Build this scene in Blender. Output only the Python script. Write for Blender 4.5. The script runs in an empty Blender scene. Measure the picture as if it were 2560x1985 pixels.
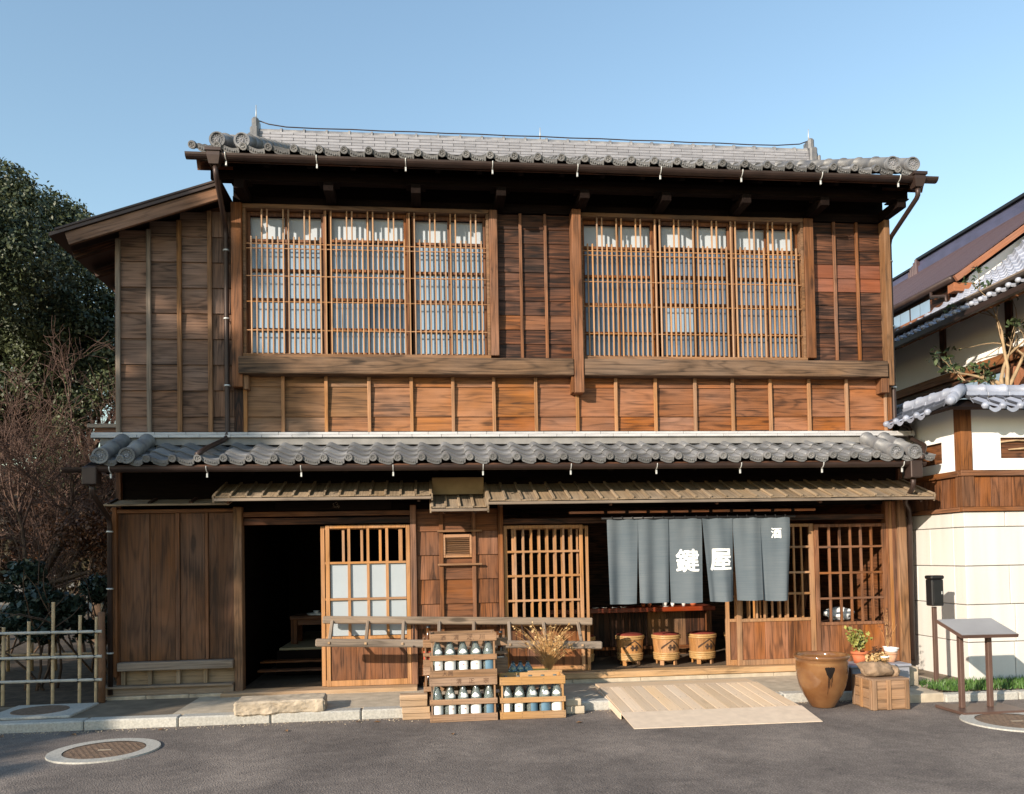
import bpy, bmesh, math, random
import numpy as np
from mathutils import Matrix, Vector
R = math.radians
rnd = random.Random(7)
sc = bpy.context.scene
COL = sc.collection

# ------------------------------------------------------------------ camera
YAW, PIT, ROL = .1070, .0296, .0187
cy, sy = math.cos(YAW), math.sin(YAW)
rv = Vector((cy, -sy, 0)); fv = Vector((sy, cy, 0)); uv = Vector((0, 0, 1))
cp, sp = math.cos(PIT), math.sin(PIT)
fv, uv = cp*fv + sp*uv, -sp*fv + cp*uv
c_, s_ = math.cos(ROL), math.sin(ROL)
rv, uv = c_*rv - s_*uv, s_*rv + c_*uv
cd = bpy.data.cameras.new('camera')
cam = bpy.data.objects.new('camera', cd); COL.objects.link(cam)
cam.matrix_world = Matrix(((rv.x, uv.x, -fv.x, 0), (rv.y, uv.y, -fv.y, -8.7), (rv.z, uv.z, -fv.z, 1.45), (0, 0, 0, 1)))
cd.sensor_width = 36; cd.sensor_fit = 'HORIZONTAL'; cd.lens = 36*2024/2560
cd.shift_y = .1325; cd.clip_start = .1; cd.clip_end = 3000
sc.camera = cam

# ------------------------------------------------------------------ light
SUN = Vector((1.0, 1.0, -.52)).normalized()           # direction the light travels
SEL = math.asin(-SUN.z)
w = bpy.data.worlds.new('World'); sc.world = w; w.use_nodes = True
nt = w.node_tree; bg = nt.nodes['Background']
sky = nt.nodes.new('ShaderNodeTexSky'); sky.sky_type = 'NISHITA'; sky.sun_disc = False
sky.sun_elevation = SEL; sky.sun_rotation = math.atan2(-SUN.x, -SUN.y)
sky.air_density = 1.6; sky.dust_density = .3; sky.ozone_density = 2.5; sky.altitude = 0
nt.links.new(sky.outputs[0], bg.inputs[0]); bg.inputs[1].default_value = .15
sl = bpy.data.lights.new('sun', 'SUN'); sl.energy = 4.6; sl.angle = R(.55); sl.color = (1, .88, .73)
so = bpy.data.objects.new('sun', sl); COL.objects.link(so)
so.rotation_euler = SUN.to_track_quat('-Z', 'Y').to_euler()
vs = sc.view_settings; vs.view_transform = 'Standard'; vs.look = 'None'; vs.exposure = .68; vs.gamma = 1; vs.use_curve_mapping = False
sc.cycles.max_bounces = 6; sc.cycles.diffuse_bounces = 3; sc.cycles.transmission_bounces = 6; sc.cycles.transparent_max_bounces = 8
sc.cycles.use_denoising = True

# ------------------------------------------------------------------ materials
def newmat(name):
    m = bpy.data.materials.new(name); m.use_nodes = True
    n = m.node_tree.nodes; return m, n, m.node_tree.links, n['Principled BSDF']
def ramp(n, stops):
    r = n.new('ShaderNodeValToRGB'); e = r.color_ramp.elements
    e[0].position, e[0].color = stops[0][0], (*stops[0][1], 1)
    e[1].position, e[1].color = stops[-1][0], (*stops[-1][1], 1)
    for p, c in stops[1:-1]:
        k = e.new(p); k.color = (*c, 1)
    return r
def mathn(n, l, op, a, b=None, c=None):
    m = n.new('ShaderNodeMath'); m.operation = op
    for i, v in enumerate((a, b, c)):
        if v is None: continue
        if hasattr(v, 'links'): l.new(v, m.inputs[i])
        else: m.inputs[i].default_value = v
    return m.outputs[0]
def mul(c, k): return tuple(min(1, x*k) for x in c)

TONES = {  # base, darkness of the dark grain, lightness of light grain, roughness, ring contrast
 'honey':   ((.35, .18, .08), .5, 1.25, .6, .5),
 'brown':   ((.15, .058, .023), .3, 1.55, .65, .8),
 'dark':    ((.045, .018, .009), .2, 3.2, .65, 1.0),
 'red':     ((.19, .072, .042), .55, 1.25, .7, .7),
 'grey':    ((.168, .098, .066), .3, 1.5, .8, .8),
 'amber':   ((.225, .094, .036), .32, 1.45, .65, .8),
 'tan':     ((.205, .108, .054), .36, 1.45, .75, .7),
 'orange':  ((.215, .082, .031), .32, 1.45, .65, .8),
 'shutter': ((.105, .046, .021), .4, 1.5, .65, .8),
 'beam':    ((.105, .062, .036), .28, 1.8, .75, .8),
 'post':    ((.165, .070, .031), .3, 1.6, .7, .6),
 'slat':    ((.36, .21, .115), .6, 1.25, .7, .3),
 'batten':  ((.31, .155, .07), .45, 1.3, .7, .4),
 'crate':   ((.26, .155, .09), .4, 1.4, .75, .5),
 'newcrate':((.43, .24, .10), .55, 1.25, .7, .4),
 'ramp':    ((.63, .475, .33), .84, 1.08, .75, .15),
 'sill':    ((.40, .26, .15), .42, 1.25, .75, .5),
 'weather': ((.215, .165, .125), .4, 1.35, .85, .5),
 'canopy':  ((.26, .19, .125), .42, 1.3, .8, .5),
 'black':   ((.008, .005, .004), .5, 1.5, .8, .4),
 'eave':    ((.009, .0055, .0045), .5, 1.8, .75, .5),  # under-eave shade put into near-black wood, as in the tone above
 'lacquer': ((.19, .036, .015), .7, 1.2, .3, .4),
 'barrel':  ((.36, .18, .072), .6, 1.2, .55, .4),
 'rust':    ((.27, .105, .05), .6, 1.2, .7, .5),
 'soil':    ((.10, .07, .045), .6, 1.2, .9, .2),
}
_wood = {}
def wood(tone, ax):
    k = (tone, ax)
    if k in _wood: return _wood[k]
    base, dk, lt, rough, ring = TONES[tone]
    m, n, l, b = newmat('wood_' + tone)
    tc = n.new('ShaderNodeTexCoord'); oi = n.new('ShaderNodeObjectInfo')
    off = n.new('ShaderNodeVectorMath'); off.operation = 'MULTIPLY_ADD'
    cmb = n.new('ShaderNodeCombineXYZ')
    for i, q in enumerate((91.7, 57.3, 33.1)):
        l.new(mathn(n, l, 'MULTIPLY', oi.outputs['Random'], q), cmb.inputs[i])
    ad = n.new('ShaderNodeVectorMath'); ad.operation = 'ADD'
    l.new(tc.outputs['Object'], ad.inputs[0]); l.new(cmb.outputs[0], ad.inputs[1])
    def mapped(along, across):
        mp = n.new('ShaderNodeMapping'); s = [across]*3; s['xyz'.index(ax)] = along
        mp.inputs['Scale'].default_value = s; l.new(ad.outputs[0], mp.inputs['Vector']); return mp.outputs[0]
    def noise(v, scale, det, dist=0):
        t = n.new('ShaderNodeTexNoise'); t.inputs['Scale'].default_value = scale; t.inputs['Detail'].default_value = det
        t.inputs['Distortion'].default_value = dist; t.inputs['Roughness'].default_value = .6; l.new(v, t.inputs['Vector']); return t.outputs['Fac']
    fine = noise(mapped(1.5, 85), 1, 3)
    fine = mathn(n, l, 'MULTIPLY_ADD', fine, 1.3, -.65)
    broad = noise(mapped(.75, 6.5), 1, 2, .35)
    sn = mathn(n, l, 'SINE', mathn(n, l, 'MULTIPLY', broad, 46))
    sn = mathn(n, l, 'POWER', mathn(n, l, 'MULTIPLY_ADD', sn, .5, .5), 3)            # thin dark late-wood lines
    rings = mathn(n, l, 'MULTIPLY', sn, -.34*ring)
    stain = noise(mapped(.9, 3.6), 1, 6, .8)
    patch = noise(mapped(1.1, 1.4), 1, 4, .4)
    # knots on some boards
    vo = n.new('ShaderNodeTexVoronoi'); vo.inputs['Scale'].default_value = 1; l.new(mapped(1.3, 4.2), vo.inputs['Vector'])
    kn = n.new('ShaderNodeMapRange'); kn.inputs['From Min'].default_value = .05; kn.inputs['From Max'].default_value = .15; kn.inputs['To Min'].default_value = -.6; kn.inputs['To Max'].default_value = 0
    l.new(vo.outputs['Distance'], kn.inputs['Value'])
    f = mathn(n, l, 'ADD', fine, rings); f = mathn(n, l, 'ADD', f, kn.outputs[0])
    k_ = min(1, ring+.2)
    f = mathn(n, l, 'ADD', f, mathn(n, l, 'MULTIPLY_ADD', stain, 1.25*k_, .56-.625*k_))
    f = mathn(n, l, 'ADD', f, mathn(n, l, 'MULTIPLY_ADD', patch, .8*k_, -.4*k_))
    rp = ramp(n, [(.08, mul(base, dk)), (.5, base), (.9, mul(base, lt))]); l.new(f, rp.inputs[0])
    hs = n.new('ShaderNodeHueSaturation'); l.new(rp.outputs[0], hs.inputs['Color'])
    l.new(mathn(n, l, 'MULTIPLY_ADD', oi.outputs['Random'], .3, .85), hs.inputs['Value'])
    fr = mathn(n, l, 'FRACT', mathn(n, l, 'MULTIPLY', oi.outputs['Random'], 17.3))
    grey = noise(mapped(.8, 1.7), 1.3, 3)
    l.new(mathn(n, l, 'ADD', mathn(n, l, 'MULTIPLY_ADD', fr, .16, .62), mathn(n, l, 'MULTIPLY', grey, .6)), hs.inputs['Saturation'])
    l.new(hs.outputs[0], b.inputs['Base Color'])
    b.inputs['Roughness'].default_value = rough; b.inputs['Specular IOR Level'].default_value = .06 if tone in ('eave', 'black') else .3
    bp = n.new('ShaderNodeBump'); bp.inputs['Strength'].default_value = .5; bp.inputs['Distance'].default_value = .004
    l.new(f, bp.inputs['Height']); l.new(bp.outputs[0], b.inputs['Normal'])
    _wood[k] = m; return m

def pmat(name, col, rough=.7, metal=0, var=.25, scale=8, bump=0, bscale=60, spec=.4, objrand=.0, col2=None, detail=4):
    m, n, l, b = newmat(name)
    tc = n.new('ShaderNodeTexCoord'); t = n.new('ShaderNodeTexNoise'); t.inputs['Scale'].default_value = scale; t.inputs['Detail'].default_value = detail
    l.new(tc.outputs['Object'], t.inputs['Vector'])
    rp = ramp(n, [(.3, mul(col, 1-var)), (.7, col2 or mul(col, 1+var))]); l.new(t.outputs['Fac'], rp.inputs[0])
    out = rp.outputs[0]
    if objrand:
        oi = n.new('ShaderNodeObjectInfo'); hs = n.new('ShaderNodeHueSaturation'); l.new(out, hs.inputs['Color'])
        l.new(mathn(n, l, 'MULTIPLY_ADD', oi.outputs['Random'], 2*objrand, 1-objrand), hs.inputs['Value']); out = hs.outputs[0]
    l.new(out, b.inputs['Base Color'])
    b.inputs['Roughness'].default_value = rough; b.inputs['Metallic'].default_value = metal; b.inputs['Specular IOR Level'].default_value = spec
    if bump:
        t2 = n.new('ShaderNodeTexNoise'); t2.inputs['Scale'].default_value = bscale; t2.inputs['Detail'].default_value = 3
        l.new(tc.outputs['Object'], t2.inputs['Vector'])
        bp = n.new('ShaderNodeBump'); bp.inputs['Strength'].default_value = bump; bp.inputs['Distance'].default_value = .01
        l.new(t2.outputs['Fac'], bp.inputs['Height']); l.new(bp.outputs[0], b.inputs['Normal'])
    return m
def glassmat(name, col, rough, trans=.9):
    m, n, l, b = newmat(name)
    b.inputs['Base Color'].default_value = (*col, 1); b.inputs['Roughness'].default_value = rough
    b.inputs['Transmission Weight'].default_value = trans; b.inputs['IOR'].default_value = 1.45
    return m
M = {}
M['tile'] = pmat('smoked_tile', (.125, .13, .145), .46, var=.3, scale=7, bump=.25, bscale=45, spec=.45, objrand=.28, col2=(.215, .207, .20), detail=6)
M['tile_lt'] = pmat('ridge_tile_grey', (.25, .245, .26), .45, var=.2, scale=6, objrand=.12)
M['noshi'] = pmat('pale_ridge_strip', (.45, .44, .44), .5, var=.15, scale=4, objrand=.08)
M['slate_lt'] = pmat('pale_blue_tile', (.36, .38, .44), .45, var=.25, scale=4, objrand=.12)
M['slate'] = pmat('blue_tile', (.25, .27, .33), .42, var=.25, scale=4, objrand=.15)
M['mortar'] = pmat('grey_mortar', (.22, .21, .20), .9, var=.2, scale=6)
M['copper'] = pmat('brown_copper', (.045, .028, .023), .45, metal=.3, var=.25, scale=4)
M['bracket'] = pmat('zinc_hook', (.5, .5, .48), .5, metal=.4)
def asphaltmat():
    m, n, l, b = newmat('worn_asphalt'); tc = n.new('ShaderNodeTexCoord')
    def nz(sc_, det, dist=0):
        t = n.new('ShaderNodeTexNoise'); t.inputs['Scale'].default_value = sc_; t.inputs['Detail'].default_value = det; t.inputs['Distortion'].default_value = dist
        l.new(tc.outputs['Object'], t.inputs['Vector']); return t.outputs['Fac']
    grit, mid, big, stain = nz(85, 3), nz(14, 4), nz(.9, 4, .5), nz(2.6, 5, 1.5)
    f = mathn(n, l, 'MULTIPLY_ADD', grit, 1.5, -.25)
    f = mathn(n, l, 'ADD', f, mathn(n, l, 'MULTIPLY_ADD', mid, .45, -.22)); f = mathn(n, l, 'ADD', f, mathn(n, l, 'MULTIPLY_ADD', big, 1.1, -.55)); f = mathn(n, l, 'ADD', f, mathn(n, l, 'MULTIPLY_ADD', stain, .5, -.25))
    rp = ramp(n, [(0, (.062, .053, .05)), (.5, (.165, .138, .122)), (1, (.33, .275, .235))]); l.new(f, rp.inputs[0]); l.new(rp.outputs[0], b.inputs['Base Color'])
    b.inputs['Roughness'].default_value = .9; b.inputs['Specular IOR Level'].default_value = .25
    bp = n.new('ShaderNodeBump'); bp.inputs['Strength'].default_value = 1; bp.inputs['Distance'].default_value = .012; l.new(grit, bp.inputs['Height']); l.new(bp.outputs[0], b.inputs['Normal'])
    return m
M['asphalt'] = asphaltmat()
M['earth'] = pmat('packed_earth', (.17, .13, .09), .95, var=.3, scale=5, bump=.4, bscale=50)
M['darksoil'] = pmat('leafy_soil', (.065, .045, .03), .95, var=.5, scale=9, bump=.6, bscale=40)
M['canepale'] = pmat('weathered_cane', (.43, .40, .35), .6, var=.2, scale=12)
M['kerb'] = pmat('kerb_granite', (.40, .38, .34), .85, var=.2, scale=60, bump=.3, bscale=120, objrand=.08)
M['concrete'] = pmat('concrete', (.43, .36, .27), .9, var=.18, scale=9, bump=.3, bscale=70)
M['stone'] = pmat('rough_stone', (.40, .325, .24), .9, var=.35, scale=9, bump=1, bscale=14)
M['rock'] = pmat('brown_rock', (.25, .17, .11), .95, var=.45, scale=9, bump=1, bscale=18)
M['whitewall'] = pmat('white_plaster', (.84, .83, .80), .9, var=.03, scale=2)
def stonewall():
    m, n, l, b = newmat('streaked_pale_granite'); tc = n.new('ShaderNodeTexCoord'); oi = n.new('ShaderNodeObjectInfo')
    ge = n.new('ShaderNodeNewGeometry'); mp = n.new('ShaderNodeMapping'); mp.inputs['Scale'].default_value = (7, 7, .55); l.new(ge.outputs['Position'], mp.inputs['Vector'])
    t = n.new('ShaderNodeTexNoise'); t.inputs['Scale'].default_value = 1; t.inputs['Detail'].default_value = 5; l.new(mp.outputs[0], t.inputs['Vector'])
    t2 = n.new('ShaderNodeTexNoise'); t2.inputs['Scale'].default_value = 120; l.new(tc.outputs['Object'], t2.inputs['Vector'])
    f = mathn(n, l, 'ADD', t.outputs['Fac'], mathn(n, l, 'MULTIPLY_ADD', t2.outputs['Fac'], .5, -.25)); f = mathn(n, l, 'ADD', f, mathn(n, l, 'MULTIPLY_ADD', oi.outputs['Random'], .12, -.06))
    rp = ramp(n, [(.22, (.53, .50, .455)), (.5, (.60, .57, .53)), (.8, (.645, .615, .575))]); l.new(f, rp.inputs[0]); l.new(rp.outputs[0], b.inputs['Base Color'])
    b.inputs['Roughness'].default_value = .8; return m
M['granite'] = stonewall()
M['ochre'] = pmat('ochre_plaster', (.30, .21, .11), .95, var=.2, scale=6)
M['iron'] = pmat('rusty_iron', (.16, .105, .07), .8, var=.35, scale=26, bump=.5, bscale=120)
M['steel'] = pmat('painted_steel_plate', (.64, .51, .39), .6, var=.08, scale=14)
M['brownmetal'] = pmat('brown_paint', (.10, .058, .045), .4, var=.15, scale=5)
M['board'] = pmat('grey_sign_face', (.26, .26, .27), .35, var=.1, scale=3)
M['blackmetal'] = pmat('black_paint', (.012, .012, .013), .35, var=.2)
M['jar'] = pmat('amber_glaze', (.17, .066, .024), .1, var=.3, scale=5, spec=.6, detail=6, col2=(.215, .105, .042))
M['glaze'] = pmat('black_glaze', (.012, .009, .008), .15, var=.2)
M['terracotta'] = pmat('terracotta', (.48, .135, .055), .7, var=.12, scale=7)
M['terracotta2'] = pmat('pale_terracotta', (.52, .28, .17), .8, var=.15, scale=9)
M['enamel'] = pmat('white_enamel', (.80, .79, .77), .4, var=.03)
M['paper'] = pmat('white_label', (.82, .80, .76), .6, var=.05, scale=20)
M['bluelabel'] = pmat('blue_label', (.10, .19, .265), .6, var=.1, scale=20)
M['redlabel'] = pmat('red_label', (.5, .08, .04), .6)
M['ink'] = pmat('brown_ink', (.12, .065, .04), .9, var=.5, scale=60)
M['blackink'] = pmat('dark_brand', (.055, .03, .018), .8, var=.2)
M['white'] = pmat('white_dye', (.88, .88, .86), .9, var=.02)
M['bamboo'] = pmat('dry_bamboo', (.47, .34, .20), .5, var=.25, scale=10)
M['log'] = pmat('brown_log', (.17, .085, .045), .8, var=.3, scale=10, bump=.5, bscale=30)
M['cord'] = pmat('black_cord', (.01, .01, .01), .8)
M['hoop'] = pmat('bamboo_hoop', (.41, .245, .10), .4, var=.2, scale=18)
M['cushion'] = pmat('red_cushion', (.17, .026, .016), .8, var=.2)
M['tatami'] = pmat('tatami', (.36, .29, .17), .8, var=.12, scale=40)
M['bark'] = pmat('bark', (.10, .062, .04), .9, var=.35, scale=12, bump=.6, bscale=25)
M['barkpale'] = pmat('pale_bark', (.34, .24, .14), .85, var=.25, scale=12)
M['twig'] = pmat('red_brown_twig', (.105, .060, .044), .85, var=.3, scale=6)
M['straw'] = pmat('dry_straw', (.52, .29, .11), .7, var=.3, scale=12)
M['deadleaf'] = pmat('dead_leaf', (.24, .12, .05), .85, var=.4, scale=3)
M['bluebox'] = pmat('grey_blue_plastic', (.27, .275, .31), .5, var=.1)
M['yellowcrate'] = pmat('yellow_crate', (.62, .46, .12), .5, var=.1)
M['glass'] = glassmat('bottle_glass', (.50, .56, .53), .05, .78)
M['blueglass'] = glassmat('blue_bottle_glass', (.45, .74, .92), .04, .9)
M['brownglass'] = glassmat('brown_bottle_glass', (.25, .09, .02), .06, .7)
M['pane'] = pmat('frosted_pane', (.24, .335, .44), .22, var=.08, scale=2, spec=.5)  # blue of the reflected sky put into the base colour
M['pane2'] = pmat('dusky_pane', (.10, .14, .20), .16, var=.45, scale=1.3, spec=.5)
M['shoji'] = pmat('white_paper_pane', (.44, .48, .52), .35, var=.04, scale=2)
M['frost'] = pmat('milk_glass', (.36, .40, .43), .22, var=.06, scale=2, spec=.5)
M['redmud'] = pmat('maroon_copper_roof', (.085, .052, .056), .6, var=.25, scale=3)
M['navy'] = pmat('dark_blue_ridge', (.065, .065, .115), .45, var=.2, scale=3)
M['pink'] = pmat('white_cloth', (.72, .72, .72), .8, var=.05)

def leafmat(name, c1, c2, scale=.7, rough=.5):
    m, n, l, b = newmat(name)
    g = n.new('ShaderNodeNewGeometry'); t = n.new('ShaderNodeTexNoise'); t.inputs['Scale'].default_value = scale; t.inputs['Detail'].default_value = 2
    tc = n.new('ShaderNodeTexCoord'); l.new(tc.outputs['Object'], t.inputs['Vector'])
    a = mathn(n, l, 'MULTIPLY_ADD', g.outputs['Random Per Island'], .6, -.3)
    f = mathn(n, l, 'ADD', t.outputs['Fac'], a)
    rp = ramp(n, [(.2, c1), (.8, c2)]); l.new(f, rp.inputs[0]); l.new(rp.outputs[0], b.inputs['Base Color'])
    b.inputs['Roughness'].default_value = rough; b.inputs['Specular IOR Level'].default_value = .4
    return m
M['evergreen'] = leafmat('evergreen_leaf', (.016, .027, .012), (.072, .085, .034))
M['hedgeleaf'] = leafmat('dark_hedge_leaf', (.012, .022, .017), (.045, .065, .045), 3, .35)
M['rustleaf'] = leafmat('rusty_leaf', (.05, .022, .012), (.20, .085, .035), 2)
M['potleaf'] = leafmat('pot_plant_leaf', (.14, .15, .03), (.36, .34, .09), 9)
M['treeleaf'] = leafmat('garden_tree_leaf', (.025, .045, .02), (.08, .11, .04), 3)
M['dryleaf'] = leafmat('dry_straw_leaf', (.30, .17, .06), (.62, .42, .20), 9)
M['grass'] = leafmat('lawn_blade', (.03, .075, .015), (.10, .19, .04), 6)
M['farwood'] = leafmat('far_wood_leaf', (.02, .024, .014), (.075, .055, .03), .5)

# cloth of the shop curtain
def clothmat():
    m, n, l, b = newmat('indigo_grey_cloth')
    tc = n.new('ShaderNodeTexCoord'); mp = n.new('ShaderNodeMapping'); mp.inputs['Scale'].default_value = (3, 3, 90)
    l.new(tc.outputs['Object'], mp.inputs['Vector'])
    t = n.new('ShaderNodeTexNoise'); t.inputs['Scale'].default_value = 1; t.inputs['Detail'].default_value = 4; l.new(mp.outputs[0], t.inputs['Vector'])
    t2 = n.new('ShaderNodeTexNoise'); t2.inputs['Scale'].default_value = 3; l.new(tc.outputs['Object'], t2.inputs['Vector'])
    f = mathn(n, l, 'ADD', mathn(n, l, 'MULTIPLY', t.outputs['Fac'], .5), mathn(n, l, 'MULTIPLY', t2.outputs['Fac'], .5))
    rp = ramp(n, [(.3, (.085, .108, .126)), (.7, (.135, .153, .166))]); l.new(f, rp.inputs[0]); l.new(rp.outputs[0], b.inputs['Base Color'])
    b.inputs['Roughness'].default_value = .9; b.inputs['Specular IOR Level'].default_value = .1
    return m
M['cloth'] = clothmat()

# ------------------------------------------------------------------ mesh helpers
WM = {}
def link(o, parent=None, world=None):
    world = world or Matrix()
    COL.objects.link(o)
    if parent is not None:
        o.parent = parent; o.matrix_basis = WM[parent].inverted() @ world
    else: o.matrix_basis = world
    WM[o] = world
    return o
def tag(o, label=None, cat=None, group=None, kind=None):
    if label: o['label'] = label
    if cat: o['category'] = cat
    if group: o['group'] = group
    if kind: o['kind'] = kind
    return o
def thing(name, label, cat, loc=(0, 0, 0), rz=0, group=None):
    o = bpy.data.objects.new(name, None); o.empty_display_size = .1
    link(o, None, Matrix.Translation(loc) @ Matrix.Rotation(rz, 4, 'Z'))
    return tag(o, label, cat, group)
def mesh_obj(name, V, F, mat, parent=None, world=None, smooth=False):
    me = bpy.data.meshes.new(name); me.from_pydata([tuple(v) for v in V], [], F); me.update()
    if mat: me.materials.append(mat)
    if smooth:
        me.polygons.foreach_set('use_smooth', [True]*len(me.polygons))
    return link(bpy.data.objects.new(name, me), parent, world)
def inst(name, me, parent, world):
    return link(bpy.data.objects.new(name, me), parent, world)
def chamfer(sx, sy_, sz, b):
    b = min(b, sx*.3, sy_*.3, sz*.3); V = []; X, Y, Z = sx/2, sy_/2, sz/2
    idx = {}
    for i in (-1, 1):
        for j in (-1, 1):
            for k in (-1, 1):
                idx[i, j, k] = len(V)
                V += [(i*X, j*(Y-b), k*(Z-b)), (i*(X-b), j*Y, k*(Z-b)), (i*(X-b), j*(Y-b), k*Z)]
    F = []
    def q(*a, flip=False): F.append(tuple(a[::-1]) if flip else tuple(a))
    for s in (-1, 1):
        q(*[idx[s, j, k] for j, k in ((-1, -1), (1, -1), (1, 1), (-1, 1))], flip=s < 0)
        q(*[idx[i, s, k]+1 for i, k in ((-1, -1), (-1, 1), (1, 1), (1, -1))], flip=s < 0)
        q(*[idx[i, j, s]+2 for i, j in ((-1, -1), (1, -1), (1, 1), (-1, 1))], flip=s < 0)
    for i in (-1, 1):
        for j in (-1, 1):
            q(idx[i, j, -1], idx[i, j, 1], idx[i, j, 1]+1, idx[i, j, -1]+1, flip=i*j > 0)
    for i in (-1, 1):
        for k in (-1, 1):
            q(idx[i, -1, k], idx[i, 1, k], idx[i, 1, k]+2, idx[i, -1, k]+2, flip=i*k < 0)
    for j in (-1, 1):
        for k in (-1, 1):
            q(idx[-1, j, k]+1, idx[1, j, k]+1, idx[1, j, k]+2, idx[-1, j, k]+2, flip=j*k > 0)
    for (i, j, k), a in idx.items(): q(a, a+1, a+2, flip=i*j*k < 0)
    return V, F
def longest(s): return 'xyz'[max(range(3), key=lambda i: s[i])]
def mt(tone, s):
    return wood(tone, longest(s)) if isinstance(tone, str) and tone in TONES else (M[tone] if isinstance(tone, str) else tone)
def bx(name, p, x, y, z, tone, b=.003, rot=None):
    s = (x[1]-x[0], y[1]-y[0], z[1]-z[0]); c = Vector(((x[0]+x[1])/2, (y[0]+y[1])/2, (z[0]+z[1])/2))
    V, F = chamfer(*s, b)
    Wd = Matrix.Translation(c)
    if rot: Wd = Wd @ rot
    return mesh_obj(name, V, F, mt(tone, s), p, Wd)
def bar(name, p, a, c, wd, ht, tone, b=.003, up=(0, 0, 1)):
    a, c = Vector(a), Vector(c); d = c-a; L = d.length; x = d/L; u = Vector(up)
    y = u.cross(x).normalized(); z = x.cross(y)
    m = Matrix(((x.x, y.x, z.x, 0), (x.y, y.y, z.y, 0), (x.z, y.z, z.z, 0), (0, 0, 0, 1)))
    V, F = chamfer(L, wd, ht, b)
    return mesh_obj(name, V, F, mt(tone, (L, wd, ht)), p, Matrix.Translation((a+c)/2) @ m)
class MB:
    def __init__(s): s.V = []; s.F = []
    def add(s, V, F, m=None):
        o = len(s.V); s.V += [tuple(m @ Vector(v)) if m else tuple(v) for v in V]; s.F += [tuple(i+o for i in f) for f in F]; return s
    def box(s, x, y, z, b=.003):
        V, F = chamfer(x[1]-x[0], y[1]-y[0], z[1]-z[0], b)
        return s.add(V, F, Matrix.Translation(((x[0]+x[1])/2, (y[0]+y[1])/2, (z[0]+z[1])/2)))
    def build(s, name, p, tone, ax='z', smooth=False, origin=None):
        o = Vector(origin) if origin else Vector(s.V[0])
        V = [tuple(Vector(v)-o) for v in s.V]
        m = wood(tone, ax) if tone in TONES else M[tone]
        return mesh_obj(name, V, s.F, m, p, Matrix.Translation(o), smooth)
def tubegeo(pts, r, seg=8, caps=True):
    pts = [Vector(p) for p in pts]; rs = r if isinstance(r, (list, tuple)) else [r]*len(pts)
    V, F = [], []; prev = None
    for i, p in enumerate(pts):
        t = (pts[min(i+1, len(pts)-1)]-pts[max(i-1, 0)]).normalized()
        a = prev if prev else (Vector((0, 0, 1)) if abs(t.z) < .9 else Vector((1, 0, 0)))
        u = (a - t*a.dot(t)).normalized(); v = t.cross(u); prev = u
        for k in range(seg):
            an = 2*math.pi*k/seg; V.append(p + (u*math.cos(an)+v*math.sin(an))*rs[i])
    for i in range(len(pts)-1):
        for k in range(seg):
            F.append((i*seg+k, i*seg+(k+1) % seg, (i+1)*seg+(k+1) % seg, (i+1)*seg+k))
    if caps:
        F.append(tuple(range(seg))[::-1]); F.append(tuple((len(pts)-1)*seg+k for k in range(seg)))
    return V, F
def tube(name, p, pts, r, mat, seg=8, smooth=True):
    V, F = tubegeo(pts, r, seg); o = Vector(pts[0])
    return mesh_obj(name, [v-o for v in V], F, mat, p, Matrix.Translation(o), smooth)
def lathegeo(prof, seg=24, a0=0, a1=2*math.pi):
    full = abs(a1-a0-2*math.pi) < 1e-6; n = seg if full else seg+1; V, F = [], []
    for r, z in prof:
        for k in range(n):
            a = a0+(a1-a0)*k/seg; V.append((r*math.cos(a), r*math.sin(a), z))
    for i in range(len(prof)-1):
        for k in range(seg):
            k2 = (k+1) % n
            F.append((i*n+k, i*n+k2, (i+1)*n+k2, (i+1)*n+k))
    return V, F
def lathe(name, p, prof, mat, loc, seg=24, smooth=True, a0=0, a1=2*math.pi, world=None):
    V, F = lathegeo(prof, seg, a0, a1)
    return mesh_obj(name, V, F, mat, p, world or Matrix.Translation(loc), smooth)
def textgeo(body, size, offset=0., res=2):
    c = bpy.data.curves.new('lettering', 'FONT'); c.body = body; c.size = size; c.align_x = 'CENTER'; c.align_y = 'CENTER'
    c.offset = offset; c.resolution_u = res
    o = bpy.data.objects.new('lettering', c); COL.objects.link(o)
    bpy.context.view_layer.update()
    dg = bpy.context.evaluated_depsgraph_get(); me = o.evaluated_get(dg).to_mesh()
    V = [v.co.copy() for v in me.vertices]; F = [tuple(p.vertices) for p in me.polygons]
    o.evaluated_get(dg).to_mesh_clear(); bpy.data.objects.remove(o); bpy.data.curves.remove(c)
    return V, F
def np_mesh(name, V, F, mat, parent=None, world=None):
    V = np.asarray(V, np.float32); F = np.asarray(F, np.int32); k = F.shape[1]
    me = bpy.data.meshes.new(name); me.vertices.add(len(V)); me.vertices.foreach_set('co', V.ravel())
    me.loops.add(F.size); me.loops.foreach_set('vertex_index', F.ravel())
    me.polygons.add(len(F)); me.polygons.foreach_set('loop_start', np.arange(0, F.size, k, dtype=np.int32))
    try: me.polygons.foreach_set('loop_total', np.full(len(F), k, np.int32))
    except Exception: pass
    me.update(calc_edges=True); me.materials.append(mat)
    return link(bpy.data.objects.new(name, me), parent, world)
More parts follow.
